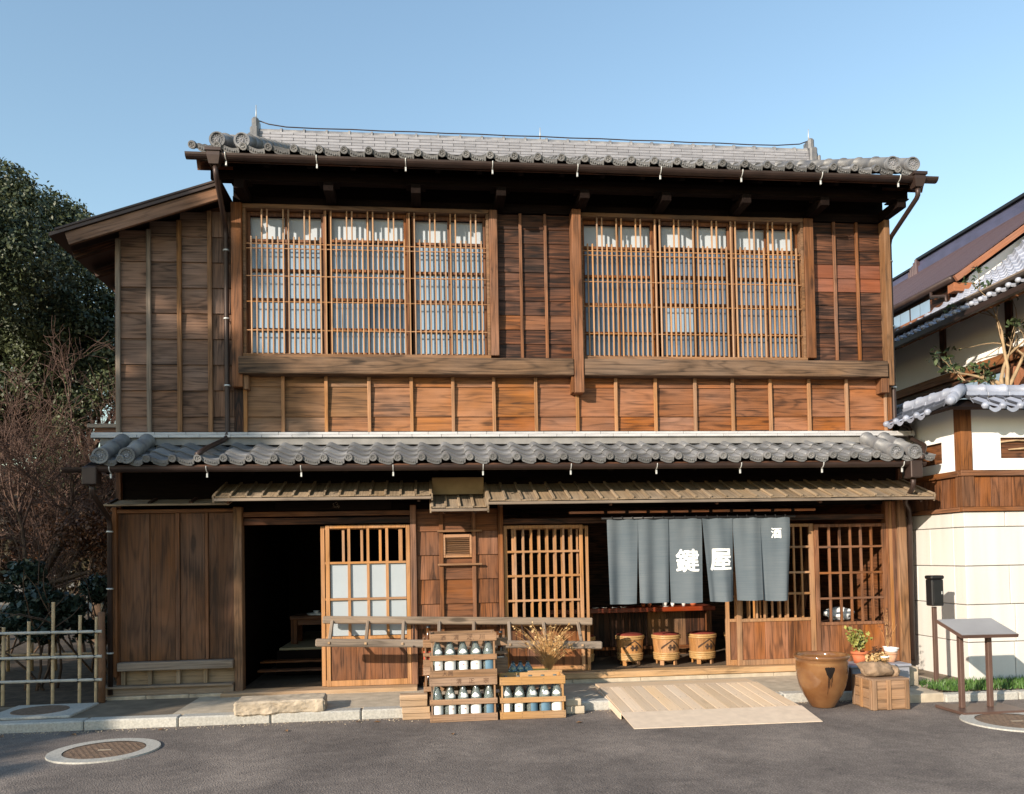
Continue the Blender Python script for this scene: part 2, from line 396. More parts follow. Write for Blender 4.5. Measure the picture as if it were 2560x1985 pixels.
def leaves(name, blobs, n, size, mat, parent=None, world=None, seed=1, shell=.55, aspect=.5, droop=.3):
    rg = np.random.default_rng(seed); B = np.array([b[:3] for b in blobs], float); S = np.array([b[3:6] if len(b) >= 6 else (b[3],)*3 for b in blobs], float)
    vol = (S.prod(1))**(2/3); pk = rg.choice(len(B), n, p=vol/vol.sum())
    d = rg.normal(size=(n, 3)); d /= np.linalg.norm(d, axis=1)[:, None]
    r = shell + (1-shell)*rg.random(n)**.7; r *= 1+.12*rg.normal(size=n)
    P = B[pk] + d*S[pk]*r[:, None]
    nn = d*.6 + rg.normal(size=(n, 3))*.8 + np.array([0, 0, .3]); nn /= np.linalg.norm(nn, axis=1)[:, None]
    a = np.cross(nn, rg.normal(size=(n, 3))); a[:, 2] -= droop; a -= nn*(a*nn).sum(1)[:, None]; a /= np.linalg.norm(a, axis=1)[:, None]
    b = np.cross(nn, a); s = size*(.6+.8*rg.random(n))[:, None]
    V = np.stack([P-a*s*.5, P+b*s*aspect*.5+nn*s*.08, P+a*s*.5, P-b*s*aspect*.5+nn*s*.08], 1).reshape(-1, 3)
    F = np.arange(4*n).reshape(-1, 4)
    return np_mesh(name, V, F, mat, parent, world)
def branches(start, direction, length, radius, depth, rg, out, spread=.6, up=.15, nseg=4, kids=3, shrink=.68, wob=.18):
    p = Vector(start); d = Vector(direction).normalized(); pts = [p.copy()]; rs = [radius]
    for i in range(nseg):
        d = (d + Vector((rg.gauss(0, wob), rg.gauss(0, wob), rg.gauss(0, wob)+up*.2))).normalized()
        p = p + d*(length/nseg); pts.append(p.copy()); rs.append(radius*(1-.55*(i+1)/nseg))
    out.append((pts, rs, depth))
    if depth <= 0: return
    for k in range(kids):
        t = rg.uniform(.3, 1); i = min(int(t*nseg), nseg-1); q = pts[i].lerp(pts[i+1], t*nseg-i)
        nd = (d + Vector((rg.gauss(0, spread), rg.gauss(0, spread), rg.gauss(0, spread)+up))).normalized()
        branches(q, nd, length*shrink*rg.uniform(.7, 1.15), max(radius*.5, .004), depth-1, rg, out, spread, up, nseg, kids, shrink, wob)
    nd = (d + Vector((rg.gauss(0, .2), rg.gauss(0, .2), .1))).normalized()
    branches(pts[-1], nd, length*shrink, max(radius*.45, .004), depth-1, rg, out, spread, up, nseg, kids, shrink, wob)
def branch_mesh(name, out, mat, parent, world=None, segf=lambda d: 3 if d < 2 else 6):
    mb = MB()
    for pts, rs, d in out:
        V, F = tubegeo(pts, rs, segf(d), False); mb.add(V, F)
    return mesh_obj(name, mb.V, mb.F, mat, parent, world, True)
# ================================================================== SETTING
def sheet(name, x0, x1, y0, y1, z, mat):
    o = mesh_obj(name, [(x0, y0, z), (x1, y0, z), (x1, y1, z), (x0, y1, z)], [(0, 1, 2, 3)], mat)
    return tag(o, kind='structure')
sheet('ground', -900, 900, -900, 900, -.03, M['earth'])
sheet('road', -40, 40, -9.6, -1.05, 0, M['asphalt'])
sheet('road_verge', -40, 40, -40, -9.6, .004, M['earth'])
# raised earth strip between kerb and buildings
g = MB().box((-40, 40), (-1.11, 14), (-.02, .078), 0)
tag(g.build('earth_terrace', None, 'earth'), kind='structure')
tag(MB().box((-2.3, 5.3), (-1.052, -.05), (.05, .0825), .0).build('apron', None, 'concrete'), kind='structure')
kb = tag(mesh_obj('kerb', *chamfer(10.6, .06, .06, .004), M['concrete'], None, Matrix.Translation((-.8, -1.09, .03))), kind='structure')
x = -6.2
while x < 3.6:
    L = .8; bx('kerb_stone', kb, (x+.004, x+L-.004), (-1.21, -1.055), (-.01, .086+rnd.uniform(-.002, .002)), 'kerb', .012); x += L
gv = MB()
for _ in range(900):
    xx = rnd.uniform(-6, 4.3); yy = -1.22-abs(rnd.gauss(0, .07)); q = rnd.uniform(.003, .009); V, F = chamfer(q*1.6, q, q*.8, q*.3)
    gv.add(V, F, Matrix.Translation((xx, yy, .003)) @ Matrix.Rotation(rnd.uniform(0, 3), 4, 'Z'))
tag(gv.build('gutter_grit', None, 'stone'), kind='stuff')
# low kerb on the right in front of the lawn, with a stone end
kr = tag(mesh_obj('lawn_kerb', *chamfer(3.9, .05, .04, .004), M['concrete'], None, Matrix.Translation((6.78, -1.42, .03))), kind='structure')
for i in range(5): bx('kerb_stone', kr, (4.86+i*.75, 5.60+i*.75), (-1.50, -1.37), (-.01, .072), 'kerb', .012)
tag(MB().box((4.3, 4.87), (-1.46, -.9), (-.01, .082), .01).build('paved_corner', None, 'concrete'), kind='structure')
rg = np.random.default_rng(5); n = 5200
P = np.stack([rg.uniform(4.9, 9, n), rg.uniform(-1.36, -.86, n), np.full(n, .075)], 1)
P[:, 0] = np.maximum(P[:, 0], 4.9+.35*np.abs((P[:, 1]+1.1)/.25)**2*.5)
h = rg.uniform(.03, .075, n)[:, None]; an = rg.uniform(0, 6.3, n); dx = np.stack([np.cos(an), np.sin(an), 0*an], 1)
ln = rg.normal(size=(n, 3))*.02; ln[:, 2] = 0
V = np.stack([P-dx*.006, P+dx*.006, P+ln+np.array([0, 0, 1])*h], 1).reshape(-1, 3)
tag(np_mesh('grass', V, np.arange(3*n).reshape(-1, 3), M['grass']), kind='stuff')

# ================================================================== MAIN HOUSE
H = thing('wooden_shop_house', 'two storey old timber shop house with tiled roofs and lattice windows filling the middle', 'house')
T0 = Matrix.Rotation(-R(3.6), 4, 'X')

# ---- structural backing, gables and rear
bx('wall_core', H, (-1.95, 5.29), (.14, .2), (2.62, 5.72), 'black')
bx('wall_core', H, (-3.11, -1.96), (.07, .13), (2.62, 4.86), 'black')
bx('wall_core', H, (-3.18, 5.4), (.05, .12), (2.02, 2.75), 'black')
def poly_wall(name, pts, x, th, tone):
    n = len(pts); V = [(x, y, z) for y, z in pts]+[(x+th, y, z) for y, z in pts]
    F = [tuple(range(n)), tuple(range(2*n-1, n-1, -1))]+[(i, (i+1) % n, n+(i+1) % n, n+i) for i in range(n)]
    mb = MB(); mb.add(V, F); return mb.build(name, H, tone, 'y')
gp = [(.02, 2.6), (4.6, 2.6), (4.6, 5.72), (2.3, 6.82), (.02, 5.72)]
poly_wall('gable_wall', gp, 5.24, .05, 'brown'); poly_wall('gable_wall', gp, -1.94, .05, 'brown')
bx('side_wall', H, (5.38, 5.43), (.0, 4.6), (.08, 2.62), 'brown'); bx('side_wall', H, (-3.16, -3.11), (.0, 4.6), (.08, 4.7), 'brown')
bx('rear_wall', H, (-3.1, 5.38), (4.55, 4.6), (.08, 5.7), 'brown')
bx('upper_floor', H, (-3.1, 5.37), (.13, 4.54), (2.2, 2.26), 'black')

# ---- pantiles
TW = {}
def pan_mesh(w, L, eave):
    rr = .038; prof = []; sag = w-2*rr
    for x_, z_ in ((-.038, -.010), (-.030, .004), (-.018, .014), (0, .019), (.018, .016), (.036, .008), (.06, -.004), (.088, -.016), (.118, -.026), (.145, -.030), (.168, -.029), (w-.05, -.023), (w-.030, -.014)): prof.append((x_, z_))
    n = len(prof); t = .015
    V = [(x, 0, z) for x, z in prof]+[(x, L, z-.012) for x, z in prof]+[(x, .002, z-t) for x, z in prof]+[(x, .16, z-t) for x, z in prof]
    F = [(i, i+1, n+i+1, n+i) for i in range(n-1)]+[(2*n+i, 2*n+i+1, i+1, i) for i in range(n-1)]+[(3*n+i, 3*n+i+1, 2*n+i+1, 2*n+i) for i in range(n-1)]
    F += [(0, n, 3*n, 2*n)]
    mb = MB(); mb.add(V, F)
    if eave:
        # hanging decorated lip below the pan
        m = 8; xs = [rr*.9+(sag+.0)*k/m for k in range(m+1)]
        lz = lambda x_: float(np.interp(x_, [p_[0] for p_ in prof], [p_[1] for p_ in prof]))
        for k in range(m):
            a, b = xs[k], xs[k+1]; za, zb = lz(a)+.004, lz(b)+.004
            d = .056 if 1 <= k < m-1 else .047
            P = [(a, -.006, za), (b, -.006, zb), (b, -.006, zb-d), (a, -.006, za-d), (a, .02, za), (b, .02, zb), (b, .02, zb-d), (a, .02, za-d)]
            mb.add(P, [(0, 3, 2, 1), (4, 5, 6, 7), (0, 1, 5, 4), (3, 7, 6, 2)])
            if 1 <= k < m-1:   # raised scroll ticks
                c = (a+b)/2; z0 = (za+zb)/2-.026
                V2, F2 = chamfer(.013, .008, .018, .002); mb.add(V2, F2, Matrix.Translation((c, -.009, z0)) @ Matrix.Rotation(.5 if k % 2 else -.5, 4, 'Y'))
        D = Matrix.Rotation(R(90), 4, 'X')
        V2, F2 = lathegeo([(0, .012), (.021, .012), (.024, .018), (.036, .018), (.039, .012), (.039, -.03)], 14)
        mb.add(V2, F2, Matrix.Translation((0, -.004, -.006)) @ D)
        for q in range(3):
            V2, F2 = lathegeo([(0, .02), (.006, .017), (.007, .01)], 6)
            an = q*2.1; mb.add(V2, F2, Matrix.Translation((.011*math.cos(an), -.004, -.006+.011*math.sin(an))) @ D)
    me = bpy.data.meshes.new('roof_tile'); me.from_pydata(mb.V, [], mb.F); me.update(); me.materials.append(M['tile'])
    for p in me.polygons: p.use_smooth = p.index < n-1
    return me
def crest(p, loc, r):
    """round end plate of a verge roll with a beaded ring and comma swirl"""
    D = Matrix.Translation(loc) @ Matrix.Rotation(R(90), 4, 'X')
    V, F = lathegeo([(0, .004), (r*.66, .004), (r*.72, .016), (r*.96, .016), (r, .008), (r, -.03)], 24)
    o = mesh_obj('end_disc', V, F, M['tile'], p, D, False)
    mb = MB()
    for k in range(12):
        a = k*math.pi/6; V, F = lathegeo([(0, .014), (r*.05, .012), (r*.075, .004)], 7); mb.add(V, F, Matrix.Translation((r*.54*math.cos(a), r*.54*math.sin(a), 0)))
    for q in range(3):
        for j in range(6):
            a = q*2.094+j*.32; rad = r*(.14+.028*j); V, F = lathegeo([(0, .014), (r*(.1-.014*j), .011), (r*(.115-.014*j), .003)], 7)
            mb.add(V, F, Matrix.Translation((rad*math.cos(a), rad*math.sin(a), 0)))
    mesh_obj('crest', mb.V, mb.F, M['tile_lt'], p, D)
def tiled_roof(x0, pitch, ncol, yf, zf, slope, ncourse, expo, left_edge, right_edge, verge_x, zverge, maxparts, stuffname):
    th = math.atan(slope); Rm = Matrix.Rotation(th, 4, 'X'); L = expo+.045
    me = pan_mesh(pitch, L, False); ev = pan_mesh(pitch, L, True); stuff = MB(); cnt = 0
    cols = [x0+i*pitch for i in range(ncol)]
    lo, hi = cols[0]-pitch, cols[-1]+pitch
    c = cols[0]-pitch
    while c > left_edge-.02: cols.insert(0, c); c -= pitch
    c = cols[-1]+pitch
    while c < right_edge-.1: cols.append(c); c += pitch
    for k in range(ncourse):
        for cx in cols:
            s = k*expo; off = Vector((cx, yf, zf)) + Rm @ Vector((rnd.uniform(-.003, .003), s, .014+rnd.uniform(-.002, .002)))
            Wd = Matrix.Translation(off) @ Matrix.Rotation(th-.035+rnd.uniform(-.006, .006), 4, 'X') @ Matrix.Rotation(rnd.uniform(-.012, .012), 4, 'Z')
            if k == 0: inst('eave_tile', ev, H, Wd)
            elif cnt < maxparts: inst('roof_tile', me, H, Wd); cnt += 1
            else: stuff.add([v.co for v in me.vertices], [tuple(p.vertices) for p in me.polygons], Wd)
    if stuff.V:
        o = stuff.build('roof_tile_field', H, 'tile'); o['kind'] = 'stuff'
    for vx in verge_x:
        nseg = max(1, round(ncourse*expo/.36)); Ls = ncourse*expo/nseg
        a = Vector((vx, yf, zverge))
        mb = MB(); r = .068
        for s in range(nseg):
            V, F = lathegeo([(r, 0), (r, Ls-.03), (r+.012, Ls-.03), (r+.012, Ls)], 18)
            # lathe axis z -> local +y along the slope
            mb.add(V, F, Matrix.Translation((0, s*Ls, 0)) @ Matrix.Rotation(R(-90), 4, 'X'))
        mesh_obj('verge_roll', mb.V, mb.F, M['tile'], H, Matrix.Translation(a) @ Rm, True)
        crest(H, a+Vector((0, -.004, 0)), r+.012)
# lower roof
tiled_roof(-2.63, .2371, 32, -.67, 2.447, .385, 3, .205, -3.275, 5.3, (-3.05, -2.81, 4.95, 5.155), 2.48, 500, '')
# upper roof
tiled_roof(-1.478, .2442, 27, -.60, 5.535, .475, 12, .252, -2.2, 5.45, (-1.97, -1.735, 5.06, 5.29), 5.60, 200, '')
def slab(name, pts, th, tone, ax='x'):
    V = [Vector(p) for p in pts]+[Vector(p)-Vector((0, 0, th)) for p in pts]
    mb = MB().add(V, [(0, 1, 2, 3), (7, 6, 5, 4), (0, 4, 5, 1), (1, 5, 6, 2), (2, 6, 7, 3), (3, 7, 4, 0)])
    return mb.build(name, H, tone, ax)
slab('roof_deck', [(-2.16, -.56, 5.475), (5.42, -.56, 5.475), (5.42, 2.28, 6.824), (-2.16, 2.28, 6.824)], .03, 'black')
slab('roof_back', [(-2.2, 2.32, 6.92), (5.45, 2.32, 6.92), (5.45, 5.15, 5.56), (-2.2, 5.15, 5.56)], .06, 'tile')
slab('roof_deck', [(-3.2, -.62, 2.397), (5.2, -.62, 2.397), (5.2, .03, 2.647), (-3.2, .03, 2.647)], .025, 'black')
# barge boards at the gable ends
bar('barge_board', H, (-2.165, -.56, 5.40), (-2.165, 2.25, 6.735), .035, .16, 'post'); bar('barge_board', H, (5.425, -.56, 5.40), (5.425, 2.25, 6.735), .035, .16, 'post')
bar('barge_board', H, (-3.215, -.62, 2.33), (-3.215, .02, 2.58), .03, .10, 'dark'); bar('barge_board', H, (5.215, -.62, 2.33), (5.215, .02, 2.58), .03, .10, 'dark')
bx('fascia', H, (-2.14, 5.40), (-.575, -.555), (5.395, 5.472), 'dark'); bx('fascia', H, (-3.19, 5.19), (-.64, -.622), (2.335, 2.394), 'dark')
# rafters with visible ends, purlins and arm brackets under the upper eave
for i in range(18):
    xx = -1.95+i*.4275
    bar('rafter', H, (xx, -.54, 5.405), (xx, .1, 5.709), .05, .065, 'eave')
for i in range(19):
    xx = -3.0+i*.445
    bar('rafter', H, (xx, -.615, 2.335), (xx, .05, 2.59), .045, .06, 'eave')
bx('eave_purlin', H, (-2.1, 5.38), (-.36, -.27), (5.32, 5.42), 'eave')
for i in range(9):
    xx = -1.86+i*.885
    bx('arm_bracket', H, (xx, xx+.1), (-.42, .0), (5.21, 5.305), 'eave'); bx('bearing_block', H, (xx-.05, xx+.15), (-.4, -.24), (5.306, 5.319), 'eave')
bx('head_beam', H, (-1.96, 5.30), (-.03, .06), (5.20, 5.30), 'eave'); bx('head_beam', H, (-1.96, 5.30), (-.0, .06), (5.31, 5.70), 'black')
# ridge: stacked strips, cap tiles, end ornaments, wire and rods
RX0, RX1 = -2.12, 5.55
for k in range(6):
    z = 6.93+k*.043; L = .305; x = RX0+(.0 if k % 2 else -.0); first = .15 if k % 2 else .305; dy = .13-.008*k
    while x < RX1-.01:
        e = min(x+first, RX1); bx('ridge_tile', H, (x+.002, e-.002), (2.3-dy, 2.3+dy), (z, z+.037), 'tile_lt', .004); x = e; first = L
mb = MB()
x = RX0
while x < RX1-.05:
    e = min(x+.3, RX1); V, F = lathegeo([(.062, 0), (.062, e-x-.03), (.075, e-x-.03), (.075, e-x)], 12); mb.add(V, F, Matrix.Translation((x, 2.3, 7.19)) @ Matrix.Rotation(R(90), 4, 'Y')); x = e
mb.build('ridge_cap', H, 'tile', smooth=True)
pts = [(RX0-.02, 2.28, 7.36), (RX0+.12, 2.27, 7.31), (RX0+.35, 2.26, 7.275)]+[(RX0+.35+i*.43, 2.26, 7.275-.006*(i % 2)) for i in range(1, 17)]+[(RX1-.1, 2.27, 7.31), (RX1+.02, 2.28, 7.36)]
tube('ridge_wire', H, pts, .008, M['copper'], 5)
for sx in (-1, 1):
    cx = RX0-.05 if sx < 0 else RX1+.05
    mb = MB(); mb.box((cx-.055, cx+.055), (2.14, 2.46), (6.88, 7.22), .02); mb.box((cx-.045, cx+.045), (2.2, 2.4), (7.2, 7.38), .03); mb.box((cx-.06, cx+.06), (2.08, 2.52), (6.88, 7.02), .03)
    for q in range(4): mb.box((cx+sx*.05, cx+sx*(.05+.04)) if sx > 0 else (cx-.09, cx-.05), (2.12+q*.08, 2.19+q*.08), (7.0+.07*(q % 2), 7.09+.07*(q % 2)), .02)
    mb.build('ridge_end_ornament', H, 'tile')
for xx, z0, z1 in ((RX0-.05, 7.37, 7.58), (1.68, 7.24, 7.42), (RX1+.05, 7.37, 7.55)):
    tube('finial_rod', H, [(xx, 2.3, z0), (xx, 2.3, z1)], [.010, .005], M['bracket'], 6)

# ---- gutters and downpipes
def gutter(x0, x1, y, z, r):
    V, F = [], []; n = 9
    for xx in (x0, x1):
        for rr in (r, r-.006):
            for k in range(n):
                a = math.pi+math.pi*k/(n-1); V.append((xx, y+rr*math.cos(a), z+rr*math.sin(a)))
    for k in range(n-1):
        F += [(k, k+1, 2*n+k+1, 2*n+k), (n+k, 3*n+k, 3*n+k+1, n+k+1), (k, n+k, n+k+1, k+1), (2*n+k, 2*n+k+1, 3*n+k+1, 3*n+k)]
    F += [(0, 2*n, 3*n, n), (n-1, 2*n-1, 4*n-1, 3*n-1)]
    MB().add(V, F).build('gutter', H, 'copper')
gutter(-2.26, 5.53, -.635, 5.435, .052); gutter(-3.38, 5.25, -.69, 2.365, .048)
def hook(xx, y, z, r):
    pts = [(xx, y-r-.004, z+.004)]+[(xx, y+(r+.004)*math.cos(a), z+(r+.004)*math.sin(a)) for a in [math.pi+k*math.pi/8 for k in range(0, 6)]]
    tube('gutter_hook', H, pts, .0055, M['bracket'], 5)
    bx('hook_screw', H, (xx-.008, xx+.008), (y-.012, y+.004), (z-r-.055, z-r-.012), 'bracket', .002)
for i in range(9): hook(-1.88+i*.872, -.635, 5.435, .052)
for i in range(10): hook(-2.95+i*.883, -.69, 2.365, .048)
def funnel(x, y, z):
    mb = MB(); P = []
    for (hw, hd, zz) in ((.075, .075, 0), (.075, .075, -.03), (.062, .062, -.03), (.062, .062, -.07), (.045, .045, -.15), (.03, .03, -.155)):
        P.append([(x-hw, y-hd, z+zz), (x+hw, y-hd, z+zz), (x+hw, y+hd, z+zz), (x-hw, y+hd, z+zz)])
    for a, b in zip(P, P[1:]): mb.add(a+b, [(0, 1, 5, 4), (1, 2, 6, 5), (2, 3, 7, 6), (3, 0, 4, 7)])
    mb.add(P[0], [(0, 1, 2, 3)]); mb.build('rain_hopper', H, 'copper')
def pipe(pts, r=.026):
    # rounded corners
    q = [Vector(pts[0])]
    for a, b, c in zip(pts, pts[1:], pts[2:]):
        a, b, c = Vector(a), Vector(b), Vector(c); d = min(.06, (b-a).length*.4, (c-b).length*.4)
        p0, p1 = b+(a-b).normalized()*d, b+(c-b).normalized()*d
        q += [p0, p0.lerp(b, .55).lerp(p1, .2), p1]
    q.append(Vector(pts[-1])); tube('downpipe', H, q, r, M['copper'], 10)
def clamp(x, y, z): lathe('pipe_clamp', H, [(.029, -.008), (.033, -.008), (.033, .008), (.029, .008)], M['bracket'], (x, y, z), 12); bx('clamp_arm', H, (x-.004, x+.004), (y+.02, y+.07), (z-.005, z+.005), 'bracket', .001)
funnel(-1.99, -.64, 5.475); pipe([(-1.985, -.64, 5.33), (-1.975, -.64, 5.22), (-2.02, -.075, 4.93), (-2.02, -.075, 2.80), (-2.03, -.10, 2.72), (-2.12, -.57, 2.555), (-2.16, -.70, 2.48)])
for z in (4.7, 3.98, 3.28): clamp(-2.02, -.075, z)
funnel(5.31, -.64, 5.475); pipe([(5.31, -.64, 5.33), (5.32, -.64, 5.24), (5.345, -.03, 5.0), (5.34, -.03, 2.92), (5.40, -.06, 2.86), (5.49, -.08, 2.84), (5.50, -.08, 2.70), (5.36, -.55, 2.56), (5.22, -.69, 2.40)])
for z in (4.75, 4.0, 3.3): clamp(5.345, -.03, z)
bx('rain_hopper', H, (-3.19, -3.06), (-.76, -.62), (2.20, 2.37), 'copper', .008); pipe([(-3.12, -.69, 2.21), (-3.12, -.69, 2.12), (-3.185, -.09, 1.9), (-3.185, -.09, .13)])
for z in (1.78, 1.2, .55): clamp(-3.185, -.09, z)
bx('rain_hopper', H, (5.06, 5.19), (-.76, -.62), (2.20, 2.38), 'copper', .008); pipe([(5.12, -.69, 2.21), (5.12, -.69, 2.1), (5.26, -.3, 1.98), (5.44, -.1, 1.9), (5.45, -.06, .2)])

# ---- left wing: shed roof and boarded wall
SLP = .345
zr = lambda x_: 5.30+SLP*(x_+2.05)
V = []
for (x_, dz) in ((-3.66, 0), (-2.0, 0)):
    for y_ in (-.34, 4.0): V += [(x_, y_, zr(x_)+dz), (x_, y_, zr(x_)-.035)]
MB().add(V, [(0, 4, 6, 2), (1, 3, 7, 5), (0, 1, 5, 4), (2, 6, 7, 3), (0, 2, 3, 1)]).build('shed_roof', H, 'copper')
bar('barge_board', H, (-3.50, -.30, zr(-3.5)-.105), (-2.03, -.30, zr(-2.03)-.105), .035, .125, 'grey')
bar('barge_cap', H, (-3.6, -.315, zr(-3.6)+.012), (-2.0, -.315, zr(-2.0)+.012), .07, .022, 'copper')
for yy in (.0, .55, 1.1): bar('rafter', H, (-3.6, yy+.1, zr(-3.6)-.09), (-2.1, yy+.1, zr(-2.1)-.09), .05, .08, 'dark')
rows = [2.81, 2.965, 3.24, 3.51, 3.78, 4.05, 4.32, 4.59, 4.86, 5.13]
wx = [-3.115, -2.81, -2.504, -2.196, -1.965]
for i in range(4):
    ztop = zr((wx[i]+wx[i+1])/2-.05)-.06
    for a, b in zip(rows, rows[1:]):
        if a > ztop-.04: continue
        b = min(b, ztop)
        bx('wall_board', H, (wx[i]+.001, wx[i+1]-.001), (-.012, .012), (a, b+.008), 'grey', .002, T0)
for i, xx in enumerate(wx[:4]):
    bx('batten', H, (xx-.022, xx+.022), (-.052, -.02), (2.80, zr(xx)-.12), 'weather' if i < 2 else 'tan', .003)
bx('ledge_board', H, (-3.42, -3.135), (-.05, .05), (2.85, 2.89), 'weather'); bx('ledge_wall', H, (-3.36, -3.135), (-.02, .04), (2.78, 2.85), 'brown')

# ---- lower band of boards
bb = [-1.845, -1.461, -1.015, -.568, -.121, .321, .762, 1.219, 1.675, 2.105, 2.55, 3.0, 3.432, 3.87, 4.323, 4.769, 5.237]
for i in range(len(bb)-1):
    for a, b in ((2.81, 2.965), (2.965, 3.285), (3.285, 3.40)):
        f = (i+rnd.uniform(-.5, .5))
        tone = 'tan' if f < 2.2 else ('orange' if f > 6 else 'amber')
        bx('wall_board', H, (bb[i]+.001, bb[i+1]-.001), (-.012, .012), (a, b+.008), tone, .002, T0)
for i, xx in enumerate(bb):
    bx('batten', H, (xx-.018, xx+.018), (-.05, -.02), (2.80, 3.39), 'batten', .003)
bx('corner_post', H, (5.242, 5.305), (-.05, .06), (2.79, 3.30), 'post')
bx('wall_board', H, (-1.965, -1.866), (-.012, .012), (2.81, 3.4), 'dark', .002)

# ---- upper posts, beams and panels
bx('post', H, (-1.962, -1.853), (-.12, .05), (3.26, 5.20), 'post', .006)
bx('post', H, (.737, .827), (-.10, .05), (3.613, 5.20), 'post', .006)
bx('post', H, (1.630, 1.732), (-.175, .05), (3.20, 5.20), 'post', .006)
bx('post', H, (4.292, 4.404), (-.10, .05), (3.613, 5.20), 'post', .006)
bx('post', H, (5.236, 5.306), (-.12, .05), (3.305, 5.20), 'tan', .006)
bx('corbel', H, (1.60, 1.628), (-.13, .0), (3.21, 3.388), 'post'); bx('corbel', H, (5.14, 5.23), (-.13, .0), (3.22, 3.388), 'post'); bx('corbel', H, (-1.85, -1.80), (-.10, .0), (3.24, 3.388), 'tan')
bx('sill_beam', H, (-1.89, 1.626), (-.16, .03), (3.392, 3.572), 'beam', .008); bx('sill_beam', H, (1.735, 5.21), (-.16, .03), (3.392, 3.572), 'beam', .008)
bx('window_sill', H, (-1.85, .735), (-.115, .04), (3.574, 3.612), 'tan'); bx('window_sill', H, (1.734, 4.29), (-.115, .04), (3.574, 3.612), 'tan')
bx('window_sill', H, (.83, 1.628), (-.06, .04), (3.574, 3.6), 'dark'); bx('window_sill', H, (4.406, 5.234), (-.06, .04), (3.574, 3.6), 'dark')
for x0, x1, bt in ((.829, 1.628, (1.082, 1.356)), (4.406, 5.234, (4.677, 4.948))):
    ed = [x0, *bt, x1]
    for r_ in range(10):
        a = 3.602+r_*.158; tone = 'red' if x0 > 4 and r_ in (5, 6) else ('dark' if (r_ > 6 or rnd.random() < .62) else 'brown')
        for i in range(3): bx('wall_board', H, (ed[i]+.001, ed[i+1]-.001), (-.012, .012), (a, a+.166), tone, .002, T0)
    for xx in bt: bx('batten', H, (xx-.016, xx+.016), (-.045, -.018), (3.602, 5.19), 'post', .003)

# ---- upper lattice windows
def lattice_window(x0, x1, mull, paneA, slat_pitch, phase):
    fr = MB()
    fr.box((x0, x1), (-.09, .03), (5.155, 5.20)); fr.box((x0, x0+.03), (-.085, .03), (3.613, 5.154)); fr.box((x1-.03, x1), (-.085, .03), (3.613, 5.154))
    W = fr.build('lattice_window', H, 'tan', 'x')
    # outer slats
    n = int((x1-x0-.07)/slat_pitch); sp = (x1-x0-.06)/(n+1)
    for i in range(n):
        xx = x0+.03+sp*(i+1); tall = (i+phase) % 4 in (0, 1)
        bx('slat', W, (xx-.0075, xx+.0075), (-.078, -.058), (3.613, 5.152 if tall else 4.862), 'slat', .002)
    for z in (4.784, 4.735, 4.442, 4.170, 3.868):
        bx('lattice_rail', W, (x0+.031, x1-.031), (-.0755, -.060), (z-.005, z+.005), 'batten', .002)
    # sashes behind
    ed = [x0+.032, *[m for mm in mull for m in mm], x1-.032]
    for i in range(0, len(ed), 2):
        a, b = ed[i], ed[i+1]; yb = .0 if (i//2) % 2 else .026
        s = MB()
        for q in (a, b-.03): s.box((q, q+.03), (yb-.028, yb), (3.614, 5.15))
        s.box((a+.031, b-.031), (yb-.028, yb), (3.614, 3.65)); s.box((a+.031, b-.031), (yb-.028, yb), (5.11, 5.15))
        s.box(((a+b)/2-.013, (a+b)/2+.013), (yb-.026, yb-.002), (3.651, 5.109))
        zs = [3.65, 3.897, 4.218, 4.53, 4.848, 5.11]
        for z in zs[1:-1]:
            s.box((a+.031, (a+b)/2-.014), (yb-.024, yb-.004), (z-.015, z+.015)); s.box(((a+b)/2+.014, b-.031), (yb-.024, yb-.004), (z-.015, z+.015))
        s.build('sash', W, 'brown', 'z')
        for j in range(2):
            xa, xb = (a+.02, (a+b)/2) if j == 0 else ((a+b)/2, b-.02)
            for r_ in range(5):
                top = r_ == 4
                mat = 'shoji' if top else (paneA if rnd.random() < .94 else ('pane' if paneA == 'pane2' else 'pane2'))
                o = bx('pane', W, (xa, xb), (yb+.006+(.03 if top else 0), yb+.010+(.03 if top else 0)), (zs[r_]-.004, zs[r_+1]+.004), mat, 0, Matrix.Rotation(rnd.uniform(-.007, .007), 4, 'X') @ Matrix.Rotation(rnd.uniform(-.007, .007), 4, 'Z'))
        bx('lattice_post', W, (b+.001, b+.02), (-.075, .02), (3.614, 5.15), 'post') if i < len(ed)-2 else None
lattice_window(-1.851, .735, ((-1.023, -.974), (-.15, -.095)), 'pane', .0555, 2)
lattice_window(1.734, 4.290, ((2.575, 2.634), (3.452, 3.506)), 'pane2', .0545, 2)

# ---- pale strip course at the head of the lower roof
for k in range(2):
    x = -3.36 if k == 0 else -3.36; first = .31 if k else .45
    while x < 5.52:
        e = min(x+first, 5.53); bx('flashing_tile', H, (x+.0015, e-.0015), (-.115+.01*k, .0), (2.735+.029*k, 2.762+.029*k), 'noshi', .003); x = e; first = .31
bx('flashing_bed', H, (-3.28, 5.2), (-.085, -.0), (2.66, 2.734), 'mortar')

